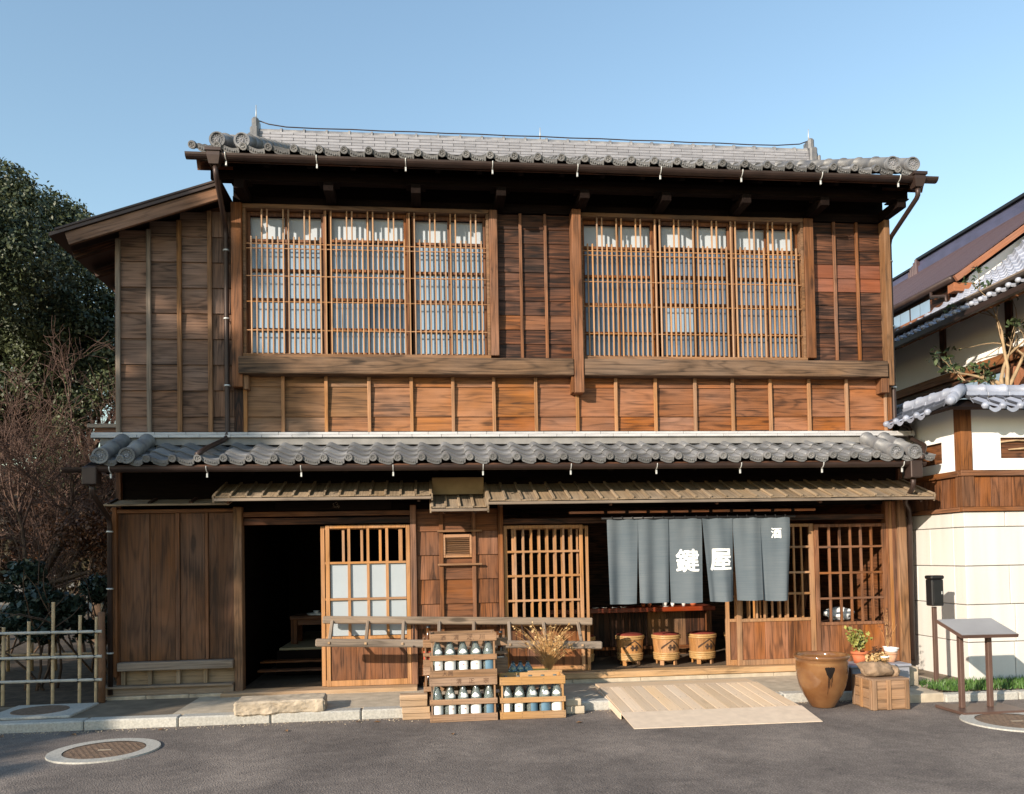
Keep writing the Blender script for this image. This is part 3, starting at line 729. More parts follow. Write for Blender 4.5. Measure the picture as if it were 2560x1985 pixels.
# ---- ground floor: shutter box on the left
bx('corner_post', H, (-3.18, -3.135), (-.05, .03), (.3, 2.03), 'post')
xs = [(-3.115, -2.820, 0), (-2.818, -2.567, 0), (-2.566, -2.520, 1), (-2.519, -2.270, 0), (-2.269, -2.235, 1), (-2.234, -1.98, 0)]
for a, b, n_ in xs: bx('shutter_batten' if n_ else 'shutter_board', H, (a+.0015, b-.0015), (-.032 if n_ else -.014, .008), (.45, 1.965), 'shutter' if not n_ else 'post', .004)
bx('shutter_head', H, (-3.133, -1.977), (-.045, .02), (1.967, 2.005), 'post'); bx('shutter_sill', H, (-3.115, -1.98), (-.11, .03), (.363, .448), 'weather', .006)
bx('skirting_board', H, (-3.12, -1.98), (.012, .03), (.20, .362), 'canopy')
for xx in (-3.08, -2.82, -2.54, -2.27): bx('skirting_post', H, (xx-.02, xx+.02), (-.04, .011), (.212, .362), 'canopy')
bx('base_shelf', H, (-3.27, -1.98), (-.13, .03), (.19, .211), 'weather'); bx('base_board', H, (-3.24, -1.98), (-.09, .03), (.112, .189), 'weather')
for i in range(3): bx('foundation_stone', H, (-3.25+i*.42, -2.834+i*.42), (-.12, .03), (.06, .111), 'stone', .006)
bx('eave_board', H, (-3.2, -1.98), (-.22, .03), (2.06, 2.08), 'canopy', .003, Matrix.Rotation(R(14), 4, 'X'))
for xx in (-3.15, -2.76, -2.36): bar('canopy_batten', H, (xx, -.21, 2.055), (xx, .0, 2.112), .035, .03, 'dark')

# ---- main posts
bx('post', H, (-1.975, -1.888), (-.07, .06), (.105, 2.02), 'tan', .006)
bx('post', H, (-.158, -.092), (-.05, .06), (.12, 2.02), 'post', .006)
bx('post', H, (.781, .834), (-.06, .06), (.2, 2.02), 'post', .006)
bx('post', H, (5.315, 5.425), (-.07, .06), (.13, 2.02), 'tan', .008)
for a, b, t in ((5.19, 5.222, 'post'), (5.224, 5.262, 'batten'), (5.264, 5.312, 'brown')): bx('jamb', H, (a, b), (-.04, .05), (.196, 2.0), t)
bx('lintel', H, (-1.886, -.16), (-.03, .05), (1.915, 1.965), 'brown'); bx('lintel', H, (-1.886, -.16), (-.01, .05), (1.83, 1.9), 'dark'); bx('lintel', H, (.836, 5.188), (-.02, .05), (1.80, 1.86), 'dark')
bx('transom_wall', H, (-1.886, 5.31), (.02, .05), (1.97, 2.05), 'black')
# sign board over the left door: blackened, with a worn pale round mark
sg = bx('sign_board', H, (-1.55, -.35), (-.055, -.03), (1.975, 2.07), 'black', .004)
mb = MB()
for k in range(26):
    a = rnd.uniform(0, 6.28); r_ = rnd.uniform(.012, .036); cx, cz = -.93+r_*math.cos(a)*1.15, 2.022+r_*math.sin(a); s = rnd.uniform(.003, .008)
    mb.add([(cx-s, -.057, cz), (cx, -.057, cz-s), (cx+s, -.057, cz), (cx, -.057, cz+s*.8)], [(0, 1, 2, 3)])
mb.build('worn_mark', sg, 'weather')

# ---- sliding doors
def door(x0, x1, y, z0, z1, cols, rows, panel_top, nboards, tone, ptone, fill=None, stile=.045, barw=.022, name='sliding_door', thick=.03):
    d = MB()
    d.box((x0, x0+stile), (y-thick/2, y+thick/2), (z0, z1)); d.box((x1-stile, x1), (y-thick/2, y+thick/2), (z0, z1))
    for a, b in ((z1-.035, z1), (panel_top-.035, panel_top), (z0, z0+.06)): d.box((x0+stile+.001, x1-stile-.001), (y-thick/2+.002, y+thick/2-.002), (a, b))
    D = d.build(name, H, tone, 'z')
    xa, xb = x0+stile+.001, x1-stile-.001
    for i in range(1, cols):
        xx = xa+(xb-xa)*i/cols; bx('muntin', D, (xx-barw/2, xx+barw/2), (y-.012, y+.012), (panel_top+.001, z1-.036), tone, .002)
    for z in rows: bx('door_rail', D, (xa, xb), (y-.016, y+.008), (z-.012, z+.012), tone, .002)
    for i in range(nboards):
        a = xa+(xb-xa)*i/nboards; b = xa+(xb-xa)*(i+1)/nboards; bx('door_board', D, (a+.0015, b-.0015), (y-.002, y+.008), (z0+.061, panel_top-.036), ptone, .002)
    if fill:
        for (za, zb) in fill:
            for i in range(cols):
                a = xa+(xb-xa)*i/cols; b = xa+(xb-xa)*(i+1)/cols; bx('pane', D, (a+.004, b-.004), (y+.013, y+.017), (za, zb), 'frost', 0, Matrix.Rotation(rnd.uniform(-.006, .006), 4, 'X'))
    return D
door(-1.043, -.162, -.018, .125, 1.815, 4, (1.417, 1.035), .645, 3, 'honey', 'brown', [(.65, 1.022), (1.048, 1.404)], .042, .03)
door(-1.098, -.24, .022, .125, 1.805, 4, (1.417, 1.035), .645, 3, 'honey', 'brown', None, .042, .028)
door(.84, 1.708, .0, .2, 1.785, 9, (1.50, 1.238, .972), .73, 4, 'honey', 'brown', None, .038, .022)
door(.93, 1.775, .036, .2, 1.775, 9, (), .73, 3, 'honey', 'brown', None, .036, .022)
door(3.313, 4.05, .045, .196, 1.76, 9, (1.5, 1.22, .96), .71, 3, 'honey', 'brown', None, .045, .02)
door(3.425, 4.342, .0, .196, 1.76, 9, (1.5, 1.215, .98), .71, 3, 'honey', 'orange', None, .055, .02)
door(4.344, 5.188, -.02, .196, 1.75, 6, (1.492, 1.20, .915), .65, 3, 'post', 'orange', None, .045, .026)

# ---- panelled wall with the louvred vent
ed = [-.09, .17, .518, .779]
for a, b in zip((.2, .44, .70, .96, 1.22, 1.48, 1.735), (.44, .70, .96, 1.22, 1.48, 1.735, 1.97)):
    for i in range(3):
        if i == 1 and 1.46 < (a+b)/2 < 1.70: continue
        bx('wall_board', H, (ed[i]+.001, ed[i+1]-.001), (.0, .022), (a, b+.006), 'brown', .002, T0)
bx('wall_core', H, (-.09, .779), (.045, .07), (.2, 1.97), 'black')
for xx in (.17, .518): bx('batten', H, (xx-.021, xx+.021), (-.035, -.009), (.2, 1.96), 'post', .003)
vt = MB()
vt.box((.193, .215), (-.03, .02), (1.452, 1.70)); vt.box((.475, .496), (-.03, .02), (1.452, 1.70)); vt.box((.216, .474), (-.03, .02), (1.452, 1.485)); vt.box((.216, .474), (-.03, .02), (1.665, 1.70))
VT = vt.build('vent', H, 'batten', 'x')
for k in range(8): bx('louvre', VT, (.217, .473), (-.02, .012), (1.488+k*.022, 1.494+k*.022), 'tan', .001, Matrix.Rotation(R(-35), 4, 'X'))
for z in (1.735, 1.378): bx('vent_rail', H, (.131, .605), (-.062, -.036), (z-.011, z+.011), 'tan', .004)

# ---- thresholds and foundation
bx('door_sill', H, (-2.08, -.10), (-.22, .06), (.068, .122), 'sill', .008)
bx('threshold', H, (.80, 5.30), (-.12, .07), (.128, .194), 'sill', .006)
for i in range(6): bx('foundation_stone', H, (.80+i*.75, 1.547+i*.75), (-.10, .05), (.05, .127), 'concrete', .006)
for i in range(3): bx('foundation_stone', H, (-1.9+i*.63, -1.274+i*.63), (-.17, .05), (.05, .067), 'concrete', .004)

# ---- little boarded canopies over the doors
def canopy(x0, x1, zb, zf, yf, step, first_skip=0):
    n = round((x1-x0)/step); st = (x1-x0)/n; th = math.atan((zb-zf)/(-yf)); L = math.hypot(yf, zb-zf)
    for i in range(n):
        xa = x0+i*st; c = Vector((xa+st/2, yf/2, (zb+zf)/2+rnd.uniform(-.003, .003)))
        V, F = chamfer(st-.003, L, .014, .002)
        mesh_obj('canopy_board', V, F, wood('canopy', 'y'), H, Matrix.Translation(c) @ Matrix.Rotation(th, 4, 'X') @ Matrix.Rotation(rnd.uniform(-.015, .015), 4, 'Y'))
    for i in range(n+1):
        xa = x0+i*st; bar('canopy_batten', H, (xa, yf-.01, zf+.018), (xa, .0, zb+.018), .026, .022, 'canopy')
    bx('canopy_edge', H, (x0-.01, x1+.01), (yf-.004, yf+.02), (zf-.04, zf-.012), 'weather')
    for xa in np.linspace(x0+.12, x1-.12, max(2, round((x1-x0)/.9))): bar('canopy_bracket', H, (xa, yf+.03, zf-.045), (xa, .02, zb-.05), .03, .04, 'dark')
    for s_ in (x0-.014, x1+.014): bar('canopy_cheek', H, (s_, yf, zf-.02), (s_, .0, zb-.02), .018, .075, 'canopy')
canopy(-2.05, .062, 2.26, 2.088, -.5, .152)
canopy(.648, 5.405, 2.232, 2.018, -.6, .166)
canopy(.075, .630, 2.13, 1.96, -.5, .14)
bx('plaster_panel', H, (.08, .626), (-.14, -.11), (2.12, 2.3), 'ochre')

# ---- curtain rail above the noren
bx('curtain_rail', H, (1.50, 4.20), (-.365, -.335), (1.886, 1.910), 'rust')
for k in range(10): bx('rail_bracket', H, (1.87+k*.228, 1.905+k*.228), (-.375, -.30), (1.875, 1.92), 'black')

# ---- rooms behind the openings
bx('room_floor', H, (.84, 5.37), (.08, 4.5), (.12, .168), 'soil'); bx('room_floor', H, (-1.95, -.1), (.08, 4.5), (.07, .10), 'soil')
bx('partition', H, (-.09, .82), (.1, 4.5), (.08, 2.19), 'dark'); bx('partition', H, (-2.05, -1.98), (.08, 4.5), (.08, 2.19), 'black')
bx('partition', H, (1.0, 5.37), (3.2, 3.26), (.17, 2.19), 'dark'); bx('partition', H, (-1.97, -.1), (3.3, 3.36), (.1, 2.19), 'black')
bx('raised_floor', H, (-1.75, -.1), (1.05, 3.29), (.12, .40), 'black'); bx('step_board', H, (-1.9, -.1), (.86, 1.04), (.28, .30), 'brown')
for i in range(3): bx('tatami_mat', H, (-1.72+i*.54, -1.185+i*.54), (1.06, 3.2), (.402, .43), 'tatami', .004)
bx('step_board', H, (-1.9, -.1), (.70, .85), (.20, .22), 'brown')
# ================================================================== NOREN
N = thing('shop_curtain', 'grey blue cloth shop curtain with white characters hanging over the shop entrance', 'curtain', (2.90, -.35, 1.84))
tube('curtain_pole', N, [(1.845, -.35, 1.831), (3.97, -.35, 1.831)], .014, M['blackmetal'], 8)
tops = [.971*q for q in (1.957, 2.297, 2.64, 3.019, 3.368, 3.687, 4.026)]
bots = [(.971*a, .971*b) for a, b in ((1.966, 2.258), (2.306, 2.624), (2.655, 3.0), (3.092, 3.368), (3.404, 3.690), (3.714, 3.984))]
ZT, ZH = 1.825, .891
ph = [rnd.uniform(0, 6) for _ in range(6)]
def cloth_y(i, u, t):   # t: 0 top .. 1 bottom
    return -.35-.012*t + (.005+.022*t)*math.sin(ph[i]+u*(5.2+ph[i]*.5)) + .006*math.sin(u*12+ph[i]*2)*(1-.5*t) + (.028*t*(max(0, abs(u-.5)-.38)/.12) if i % 2 else -.02*t*(max(0, u-.8)/.2))
for i in range(6):
    nu, nv = 22, 22; V, F = [], []
    for b in range(nv+1):
        t = b/nv; z = ZT-ZH*t+.006*math.sin(i*2.1)*t
        tt = max(0, (t-.19)/.81)**1.0 if i not in (3, 4) else t
        xa = tops[i]*(1-tt)+bots[i][0]*tt; xb = tops[i+1]*(1-tt)+bots[i][1]*tt
        for a in range(nu+1):
            u = a/nu; V.append((xa+(xb-xa)*u, cloth_y(i, u, t), z-.006*math.sin(u*3.14)*t))
    for b in range(nv):
        for a in range(nu): F.append((b*(nu+1)+a, b*(nu+1)+a+1, (b+1)*(nu+1)+a+1, (b+1)*(nu+1)+a))
    o = mesh_obj('cloth_panel', V, F, M['cloth'], N, None, True)
    for k in range(3):
        xx = tops[i]+(tops[i+1]-tops[i])*(k+.5)/3
        tube('hanging_loop', o, [(xx, -.368, 1.824), (xx, -.365, 1.846), (xx, -.35, 1.850), (xx, -.335, 1.846), (xx, -.332, 1.824)], .006, M['cord'], 5)
def letter(i, ch, cx, cz, size, fat, sxx=1.0):
    V, F = textgeo(ch, size, 0, 4); bm = bmesh.new()
    for v in V: bm.verts.new(v)
    bm.verts.ensure_lookup_table()
    for f in F:
        try: bm.faces.new([bm.verts[k] for k in f])
        except ValueError: pass
    for _ in range(2):
        lg = [e for e in bm.edges if e.calc_length() > .04]
        if lg: bmesh.ops.subdivide_edges(bm, edges=lg, cuts=1); bmesh.ops.triangulate(bm, faces=bm.faces[:])
    xs_ = [v.co.x for v in bm.verts]; ys_ = [v.co.y for v in bm.verts]; mx, my = (min(xs_)+max(xs_))/2, (min(ys_)+max(ys_))/2
    bm.verts.index_update(); FF = [tuple(v.index for v in f.verts) for f in bm.faces]; P = [v.co.copy() for v in bm.verts]; bm.free()
    mb = MB()
    for k in range(9):   # brush weight: the stroke repeated on a small ring
        ox, oz = (0, 0) if k == 8 else (fat*math.cos(k*math.pi/4), fat*.8*math.sin(k*math.pi/4)); out = []
        for v in P:
            x, z = cx+(v.x-mx)*sxx+ox, cz+(v.y-my)+oz; t = (ZT-z)/ZH
            tt = max(0, (t-.19)/.81) if i not in (3, 4) else t
            xa = tops[i]*(1-tt)+bots[i][0]*tt; xb = tops[i+1]*(1-tt)+bots[i][1]*tt
            out.append((x, cloth_y(i, (x-xa)/(xb-xa), t)-.0045-.00025*k, z))
        mb.add(out, FF)
    mesh_obj('lettering', mb.V, mb.F, M['white'], N)
letter(2, '鍵', 2.762, 1.375, .255, .0065); letter(3, '屋', 3.130, 1.378, .255, .0075, .95); letter(5, '酒', 3.75, 1.652, .118, .003)

# ================================================================== LADDER
LD = thing('wooden_ladder', 'long weathered wooden ladder hung sideways along the shop front', 'ladder', (.35, -.3, .55))
def rail(pa, pb): return bar('ladder_rail', LD, pa, pb, .05, .078, 'weather', .012)
rail((-1.065, -.155, .835), (1.767, -.155, .742)); rail((-1.10, -.455, .632), (1.80, -.455, .520))
for xu, xl in zip((-.965, -.602, -.235, .132, .496, .867, 1.234, 1.606), (-.965, -.606, -.242, .125, .476, .844, 1.219, 1.59)):
    zu = .835-(xu+1.065)*.0328; zl = .632-(xl+1.1)*.0386
    bar('rung', LD, (xu, -.155, zu), (xl, -.455, zl), .036, .028, 'weather', .01)
    bx('rung_tenon', LD, (xl-.012, xl+.012), (-.492, -.481), (zl-.012, zl+.012), 'sill', .003)
for xx in (-.13, 1.0): bar('ladder_hook', H, (xx, .0, .80), (xx, -.5, .56), .02, .012, 'copper')

# ================================================================== CRATES AND BOTTLES
def crate(x0, y0, z0, w_, d_, h_, tone, label, rz=0, text=(), slotted=True):
    t = thing('bottle_crate', label, 'crate', (x0, y0, z0), rz, 'wooden bottle crates by the kerb')
    B = WM[t]
    def b(name, x, y, z, tn=tone, bv=.002):
        s = (x[1]-x[0], y[1]-y[0], z[1]-z[0]); V, F = chamfer(*s, bv)
        return mesh_obj(name, V, F, mt(tn, s), t, B @ Matrix.Translation(((x[0]+x[1])/2, (y[0]+y[1])/2, (z[0]+z[1])/2)))
    th = .013; pl = []
    for ys in ((0, th), (d_-th, d_)):
        for za, zb in ((.0, .066), (h_*.385, h_*.51), (h_-.072, h_)): pl.append(b('plank', (0, w_), ys, (za, zb)))
    for xs_ in ((.001, th), (w_-th, w_-.001)):
        for za, zb in ((.0, .066), (h_*.385, h_*.51), (h_-.072, h_)): b('end_plank', xs_, (th+.001, d_-th-.001), (za+.002, zb-.002))
    for xx in (.014, w_-.03):
        for yy in (.014, d_-.03): b('corner_strip', (xx, xx+.016), (yy, yy+.016), (.004, h_-.002))
    b('bottom_board', (.014, w_-.014), (.014, d_-.014), (.006, .018))
    nb = max(2, round(w_/.115))
    for k in range(1, nb): b('divider', (w_*k/nb-.003, w_*k/nb+.003), (.02, d_-.02), (h_*.39, h_*.43))
    nails = MB()
    for za in (.02, .05, h_*.41, h_*.48, h_-.055, h_-.02):
        for xx in (.018, w_-.018, w_*.33, w_*.66): V, F = lathegeo([(0, .0015), (.0035, .001), (.0035, -.002)], 6); nails.add(V, F, B @ Matrix.Translation((xx+rnd.uniform(-.004, .004), -.0005, za)) @ Matrix.Rotation(R(90), 4, 'X'))
    nails.build('nail', t, 'iron')
    for (ch, cx, cz, size) in text:
        V, F = textgeo(ch, size, .0005); mesh_obj('lettering', V, F, M['ink'], t, B @ Matrix.Translation((cx, -.0015, cz)) @ Matrix.Rotation(R(90), 4, 'X'))
    return t
BP = [(0, .004), (.046, .0), (.0515, .008), (.0515, .165), (.0485, .195), (.0415, .228), (.0325, .26), (.0235, .29), (.0175, .318), (.0165, .345), (.018, .347), (.018, .362), (.013, .363)]
BI = [(.010, .363), (.0125, .345), (.014, .317), (.020, .289), (.029, .259), (.038, .227), (.045, .194), (.048, .164), (.048, .014), (0, .012)]
_bv, _bf = lathegeo(BP+BI, 20)
ORD = ['leftmost', 'second from the left', 'middle', 'fourth from the left', 'rightmost']
_bme = {}
def bottle(x, y, z, label, glass='glass', body='paper', neck=True, a=None, grp='clear sake bottles in the crates', rz=0, hs=1):
    t = bpy.data.objects.new('sake_bottle', None)
    k = (glass,)
    if k not in _bme:
        me = bpy.data.meshes.new('glass'); me.from_pydata(_bv, [], _bf); me.materials.append(M[glass]); me.polygons.foreach_set('use_smooth', [True]*len(me.polygons)); _bme[k] = me
    Wd = Matrix.Translation((x, y, z)) @ Matrix.Rotation(rz, 4, 'Z') @ Matrix.Diagonal((1, 1, hs, 1)); link(t, None, Wd); tag(t, label, 'bottle', grp)
    inst('glass', _bme[k], t, Wd)
    c = -math.pi/2 + (a if a is not None else rnd.uniform(-.5, .5))
    if body:
        hw = rnd.choice((.75, 1.1, 1.2)); V, F = lathegeo([(.0522, .045), (.0522, .135)], 14, c-hw, c+hw); mesh_obj('body_label', V, F, M[body], t, Wd, True)
        if body == 'paper' and rnd.random() < .5:
            V, F = lathegeo([(.0525, .092), (.0525, .10)], 4, c-.15, c+.15); mesh_obj('label_print', V, F, M['redlabel'], t, Wd)
    if neck:
        # shoulder label with a scalloped lower edge following the glass
        def rad(zz):
            for (r0, z0), (r1, z1) in zip(BP[3:], BP[4:]):
                if z0 <= zz <= z1: return r0+(r1-r0)*(zz-z0)/(z1-z0)
            return .0515
        V, F = [], []; n = 14
        for j in range(n+1):
            aa = c-.8+1.6*j/n; lo = .196+.010*(j % 2)+.012*abs(j/n-.5); hi = .216+.026*math.sin(j/n*math.pi)
            for q in range(5):
                zz = lo+(hi-lo)*q/4; r_ = rad(zz)+.0012; V.append((r_*math.cos(aa), r_*math.sin(aa), zz))
        for j in range(n):
            for q in range(4): F.append((j*5+q, (j+1)*5+q, (j+1)*5+q+1, j*5+q+1))
        mesh_obj('shoulder_label', V, F, M['paper'], t, Wd, True)
    lathe('cap', t, [(.0188, .347), (.0188, .366), (0, .368)], M['glass' if glass == 'glass' else 'blackmetal'], None, 12, world=Wd)
    return t
CH = .388
crate(.018, -1.49, .002, .600, .275, CH, 'crate', 'lower weathered crate of the front stack, resting on the road', 0, (('清', .26, CH-.036, .05), ('正', .37, CH-.036, .05), ('宗', .50, CH-.036, .05)))
crate(.024, -1.488, .003+CH, .595, .272, CH, 'crate', 'upper weathered crate of the front stack with writing along its top plank', .0, (('酒', .12, CH-.038, .048), ('清', .235, CH-.038, .05), ('渓', .355, CH-.038, .055), ('川', .465, CH-.038, .05), ('大', .13, .033, .045), ('関', .18, .033, .045)))
crate(.640, -1.485, .002, .590, .275, .375, 'newcrate', 'newer yellow brown crate standing alone right of the front stack', -.02)
ph_ = ['in the lower front crate', 'in the upper front crate', 'in the yellow brown crate']
for ci, (xo, zo, yo, rz, wv) in enumerate(((.018, .022, -1.49, 0, .6), (.024, .025+CH, -1.488, 0, .595), (.64, .022, -1.485, -.02, .59))):
    for i in range(5):
        lx = .068+i*(wv-.136)/4
        for row in range(2):
            ly = .07+row*.125; X_ = xo+lx*math.cos(rz)-ly*math.sin(rz); Y_ = yo+lx*math.sin(rz)+ly*math.cos(rz)
            blue = (ci < 2 and i == 4) or (ci == 2 and i in (2, 3))
            lab = f'{"blue labelled " if blue and row == 0 else ""}clear bottle, {ORD[i]} of the {"front" if row == 0 else "back"} row {ph_[ci]}'.replace('blue labelled clear', 'blue labelled')
            bottle(X_, Y_, zo, lab, 'glass', ('bluelabel' if blue else 'paper') if row == 0 else ('paper' if rnd.random() < .6 else None), (row == 0 and not (ci == 0 and i in (0, 4)) and not (ci == 1 and i == 4)), None, hs=.93)
# rear crates
crate(-.035, -1.195, .088, .78, .26, .36, 'crate', 'lower crate of the rear stack showing left behind the front stack')
crate(-.035, -1.19, .45, .78, .26, .25, 'crate', 'upper crate of the rear stack tucked behind the front stack')
bottle(.015, -1.10, .455, 'brown bottle with red label, left end of the rear upper crate', 'brownglass', 'redlabel', False, 0, 'brown bottles in the rear crates')
bottle(.02, -1.105, .11, 'brown bottle without label, left end of the rear lower crate', 'brownglass', None, False, 0, 'brown bottles in the rear crates')
bottle(.69, -1.10, .39, 'dark bottle with white label, right end of the rear upper crate', 'brownglass', 'paper', False, 0, 'brown bottles in the rear crates')
t = thing('low_crate', 'low grey plank crate directly behind the yellow brown crate', 'crate', (.75, -1.17, .088), 0, 'wooden bottle crates by the kerb')
for a, b in (((.75, 1.26), (-1.17, -1.157)), ((.75, 1.26), (-.93, -.917))): bx('plank', t, a, b, (.09, .19), 'crate'); bx('plank', t, a, b, (.27, .325), 'crate')
for a in ((.751, .764), (1.246, 1.259)): bx('end_plank', t, a, (-1.156, -.931), (.09, .322), 'crate')
bx('lid_plank', t, (.93, 1.255), (-1.19, -1.172), (.305, .385), 'newcrate')
bx('inner_board', t, (.766, 1.244), (-1.155, -.933), (.20, .215), 'crate')
for (ch, cx) in (('酒', 1.0), ('大', 1.09), ('正', 1.19)):
    V, F = textgeo(ch, .05); mesh_obj('lettering', V, F, M['ink'], t, Matrix.Translation((cx, -1.1915, .35)) @ Matrix.Rotation(R(90), 4, 'X'))
t = thing('plastic_crate', 'shallow yellow crate holding blue bottles behind the grass pot', 'crate', (.98, -.8, .2))
for a, b in (((.77, 1.19), (-.90, -.888)), ((.77, 1.19), (-.712, -.70)), ((.77, .782), (-.887, -.713)), ((1.178, 1.19), (-.887, -.713))): bx('side_panel', t, a, b, (.25, .335), 'yellowcrate', .004)
bx('base_panel', t, (.783, 1.177), (-.886, -.714), (.25, .26), 'yellowcrate')
tag(MB().box((.765, 1.195), (-.905, -.695), (.079, .249), .004).build('wooden_stand', None, 'crate', 'x'), 'plain wooden block stand beneath the yellow crate', 'stand')
for i, xx in enumerate((.835, .905, .98)):
    bottle(xx, -.8, .262, f'pale blue glass bottle, {["left", "middle", "right"][i]} of the three in the yellow crate', 'blueglass', None, False, 0, 'pale blue bottles in the yellow crate', 0, .46)

# blocks beside the crates
for i, (xa, xb, za, zb, ya) in enumerate(((-.25, .0, .175, .222, -1.32), (-.248, -.002, .118, .172, -1.325), (-.225, .03, .003, .056, -1.33))):
    tag(bx('timber_block', None, (xa, xb), (ya, ya+.12), (za if i != 1 else .118, zb), 'sill', .004), ['top pale timber block of the little pile left of the crates', 'middle pale timber block of the little pile left of the crates', 'bottom pale timber block of the little pile, lying on the road'][i], 'block', 'timber blocks by the crates')
tag(bx('timber_block', None, (-.23, .02), (-1.325, -1.21), (.058, .115), 'sill', .004), 'second timber block from the bottom of the pile left of the crates', 'block', 'timber blocks by the crates')
for i, (za, zb) in enumerate(((.002, .072), (.074, .14))):
    tag(bx('stone_block', None, (1.25, 1.43-.03*i), (-1.36, -1.22), (za, zb), 'concrete', .008), ['lower grey block right of the yellow brown crate', 'upper grey block right of the yellow brown crate'][i], 'block', 'grey blocks by the crates')
# stepping stone before the left door
V, F = chamfer(.79, .36, .125, .016); bm = bmesh.new(); vv = [bm.verts.new(v) for v in V]
for f in F: bm.faces.new([vv[i] for i in f])
bmesh.ops.recalc_face_normals(bm, faces=bm.faces[:])
for _ in range(5):
    lg = [e for e in bm.edges if e.calc_length() > .035]
    if lg: bmesh.ops.subdivide_edges(bm, edges=lg, cuts=1); bmesh.ops.triangulate(bm, faces=bm.faces[:])
from mathutils import noise as mnz
for v in bm.verts:
    k = 1 if v.co.z < .05 else .3; p = v.co.copy()
    d = Vector((mnz.noise(p*9), mnz.noise(p*11+Vector((5, 0, 0)))*1.3, mnz.noise(p*8+Vector((0, 7, 0)))))*.011+Vector((mnz.noise(p*40), mnz.noise(p*40+Vector((3, 0, 0))), mnz.noise(p*35)))*.006
    v.co += d*k
me = bpy.data.meshes.new('stepping_stone'); bm.to_mesh(me); bm.free(); me.materials.append(M['stone'])
tag(inst('stepping_stone', me, None, Matrix.Translation((-1.33, -1.04, .135)) @ Matrix.Rotation(.05, 4, 'Z')), 'rough flat stone step in front of the left doorway', 'step stone')

# ================================================================== RAMP
t = thing('boarded_ramp', 'pale boarded ramp leading up to the shop threshold', 'ramp', (2.5, -1.2, 0))
A, Bp = Vector((0, -.72, .122)), Vector((0, -1.66, .045))
L_ = (A-Bp).length; n = 15
for i in range(n):
    xa = 1.70+i*1.64/n; bar('ramp_board', t, (xa+.055, Bp.y, Bp.z), (xa+.055, A.y, A.z), 1.64/n-.004, .02, 'ramp', .002)
nl = MB()
for i in range(n):
    for xo in (.03, .085):
        for u in (.05, .5, .95):
            q = Bp.lerp(A, u); V, F = lathegeo([(0, .0125), (.0045, .0115), (.005, .009)], 6); nl.add(V, F, Matrix.Translation((1.70+i*1.64/n+xo, q.y, q.z)))
nl.build('nail', t, 'iron')
bar('ramp_edge', t, (1.692, Bp.y, .022), (1.692, A.y, .09), .012, .06, 'ramp'); bar('ramp_edge', t, (3.348, Bp.y, .022), (3.348, A.y, .09), .012, .06, 'ramp')
bx('ramp_head', t, (1.72, 3.33), (-.715, -.45), (.105, .126), 'ramp'); bx('ramp_bearer', t, (1.75, 3.3), (-1.0, -.95), (.08, .088), 'ramp')
V = [(1.70, -2.08, .006), (3.33, -2.10, .006), (3.36, -1.655, .058), (1.69, -1.655, .058), (1.70, -2.08, .001), (3.33, -2.10, .001), (3.36, -1.655, .05), (1.69, -1.655, .05)]
tag(mesh_obj('ramp_plate', V, [(0, 1, 2, 3), (7, 6, 5, 4), (0, 4, 5, 1), (1, 5, 6, 2), (2, 6, 7, 3), (3, 7, 4, 0)], M['steel']), 'plain pale plate bridging the foot of the boarded ramp to the road', 'plate')

# ================================================================== JAR, POTS, BOXES
J = thing('glazed_jar', 'big amber glazed stoneware jar with a black drip, right of the ramp', 'jar', (3.66, -1.46, 0))
JW = Matrix.Translation((3.66, -1.46, 0))
JP = [(0, .0), (.098, .0), (.112, .012), (.138, .06), (.172, .115), (.208, .20), (.225, .28), (.232, .35), (.231, .42), (.227, .442), (.238, .452), (.250, .466), (.249, .482), (.238, .49), (.224, .486), (.216, .46), (.219, .40), (.22, .33), (.205, .22), (.13, .06), (0, .04)]
lathe('body', J, JP, M['jar'], None, 48, world=JW)
def jr(z):
    for (r0, z0), (r1, z1) in zip(JP[2:], JP[3:]):
        if z0 <= z <= z1: return r0+(r1-r0)*(z-z0)/(z1-z0)
    return .24
def patch(cols):   # cols: (angle, ztop, zbottom)
    V, F = [], []; q = 6
    for a, zt, zb in cols:
        for k in range(q+1): z = zb+(zt-zb)*k/q; r_ = jr(z)+.0015; V.append((r_*math.cos(a), r_*math.sin(a), z))
    for i in range(len(cols)-1):
        for k in range(q): F.append((i*(q+1)+k, (i+1)*(q+1)+k, (i+1)*(q+1)+k+1, i*(q+1)+k+1))
    return V, F
mb = MB(); c0 = -1.73
cols = []
for k in range(13):
    a = c0-.19+.38*k/12; u = abs(k-6)/6; cols.append((a, .395+rnd.uniform(-.004, .004)-.004*u, .395-.09*(1-u**1.6)-.01-rnd.uniform(0, .015)))
mb.add(*patch(cols))
for da, zb in ((-.07, .13), (-.02, .19), (.03, .22), (.07, .205), (-.045, .2), (.10, .25)):
    mb.add(*patch([(c0+da-.008, .31, zb+.02), (c0+da, .31, zb), (c0+da+.008, .31, zb+.02)]))
mesh_obj('glaze_drip', mb.V, mb.F, M['glaze'], J, JW, True)

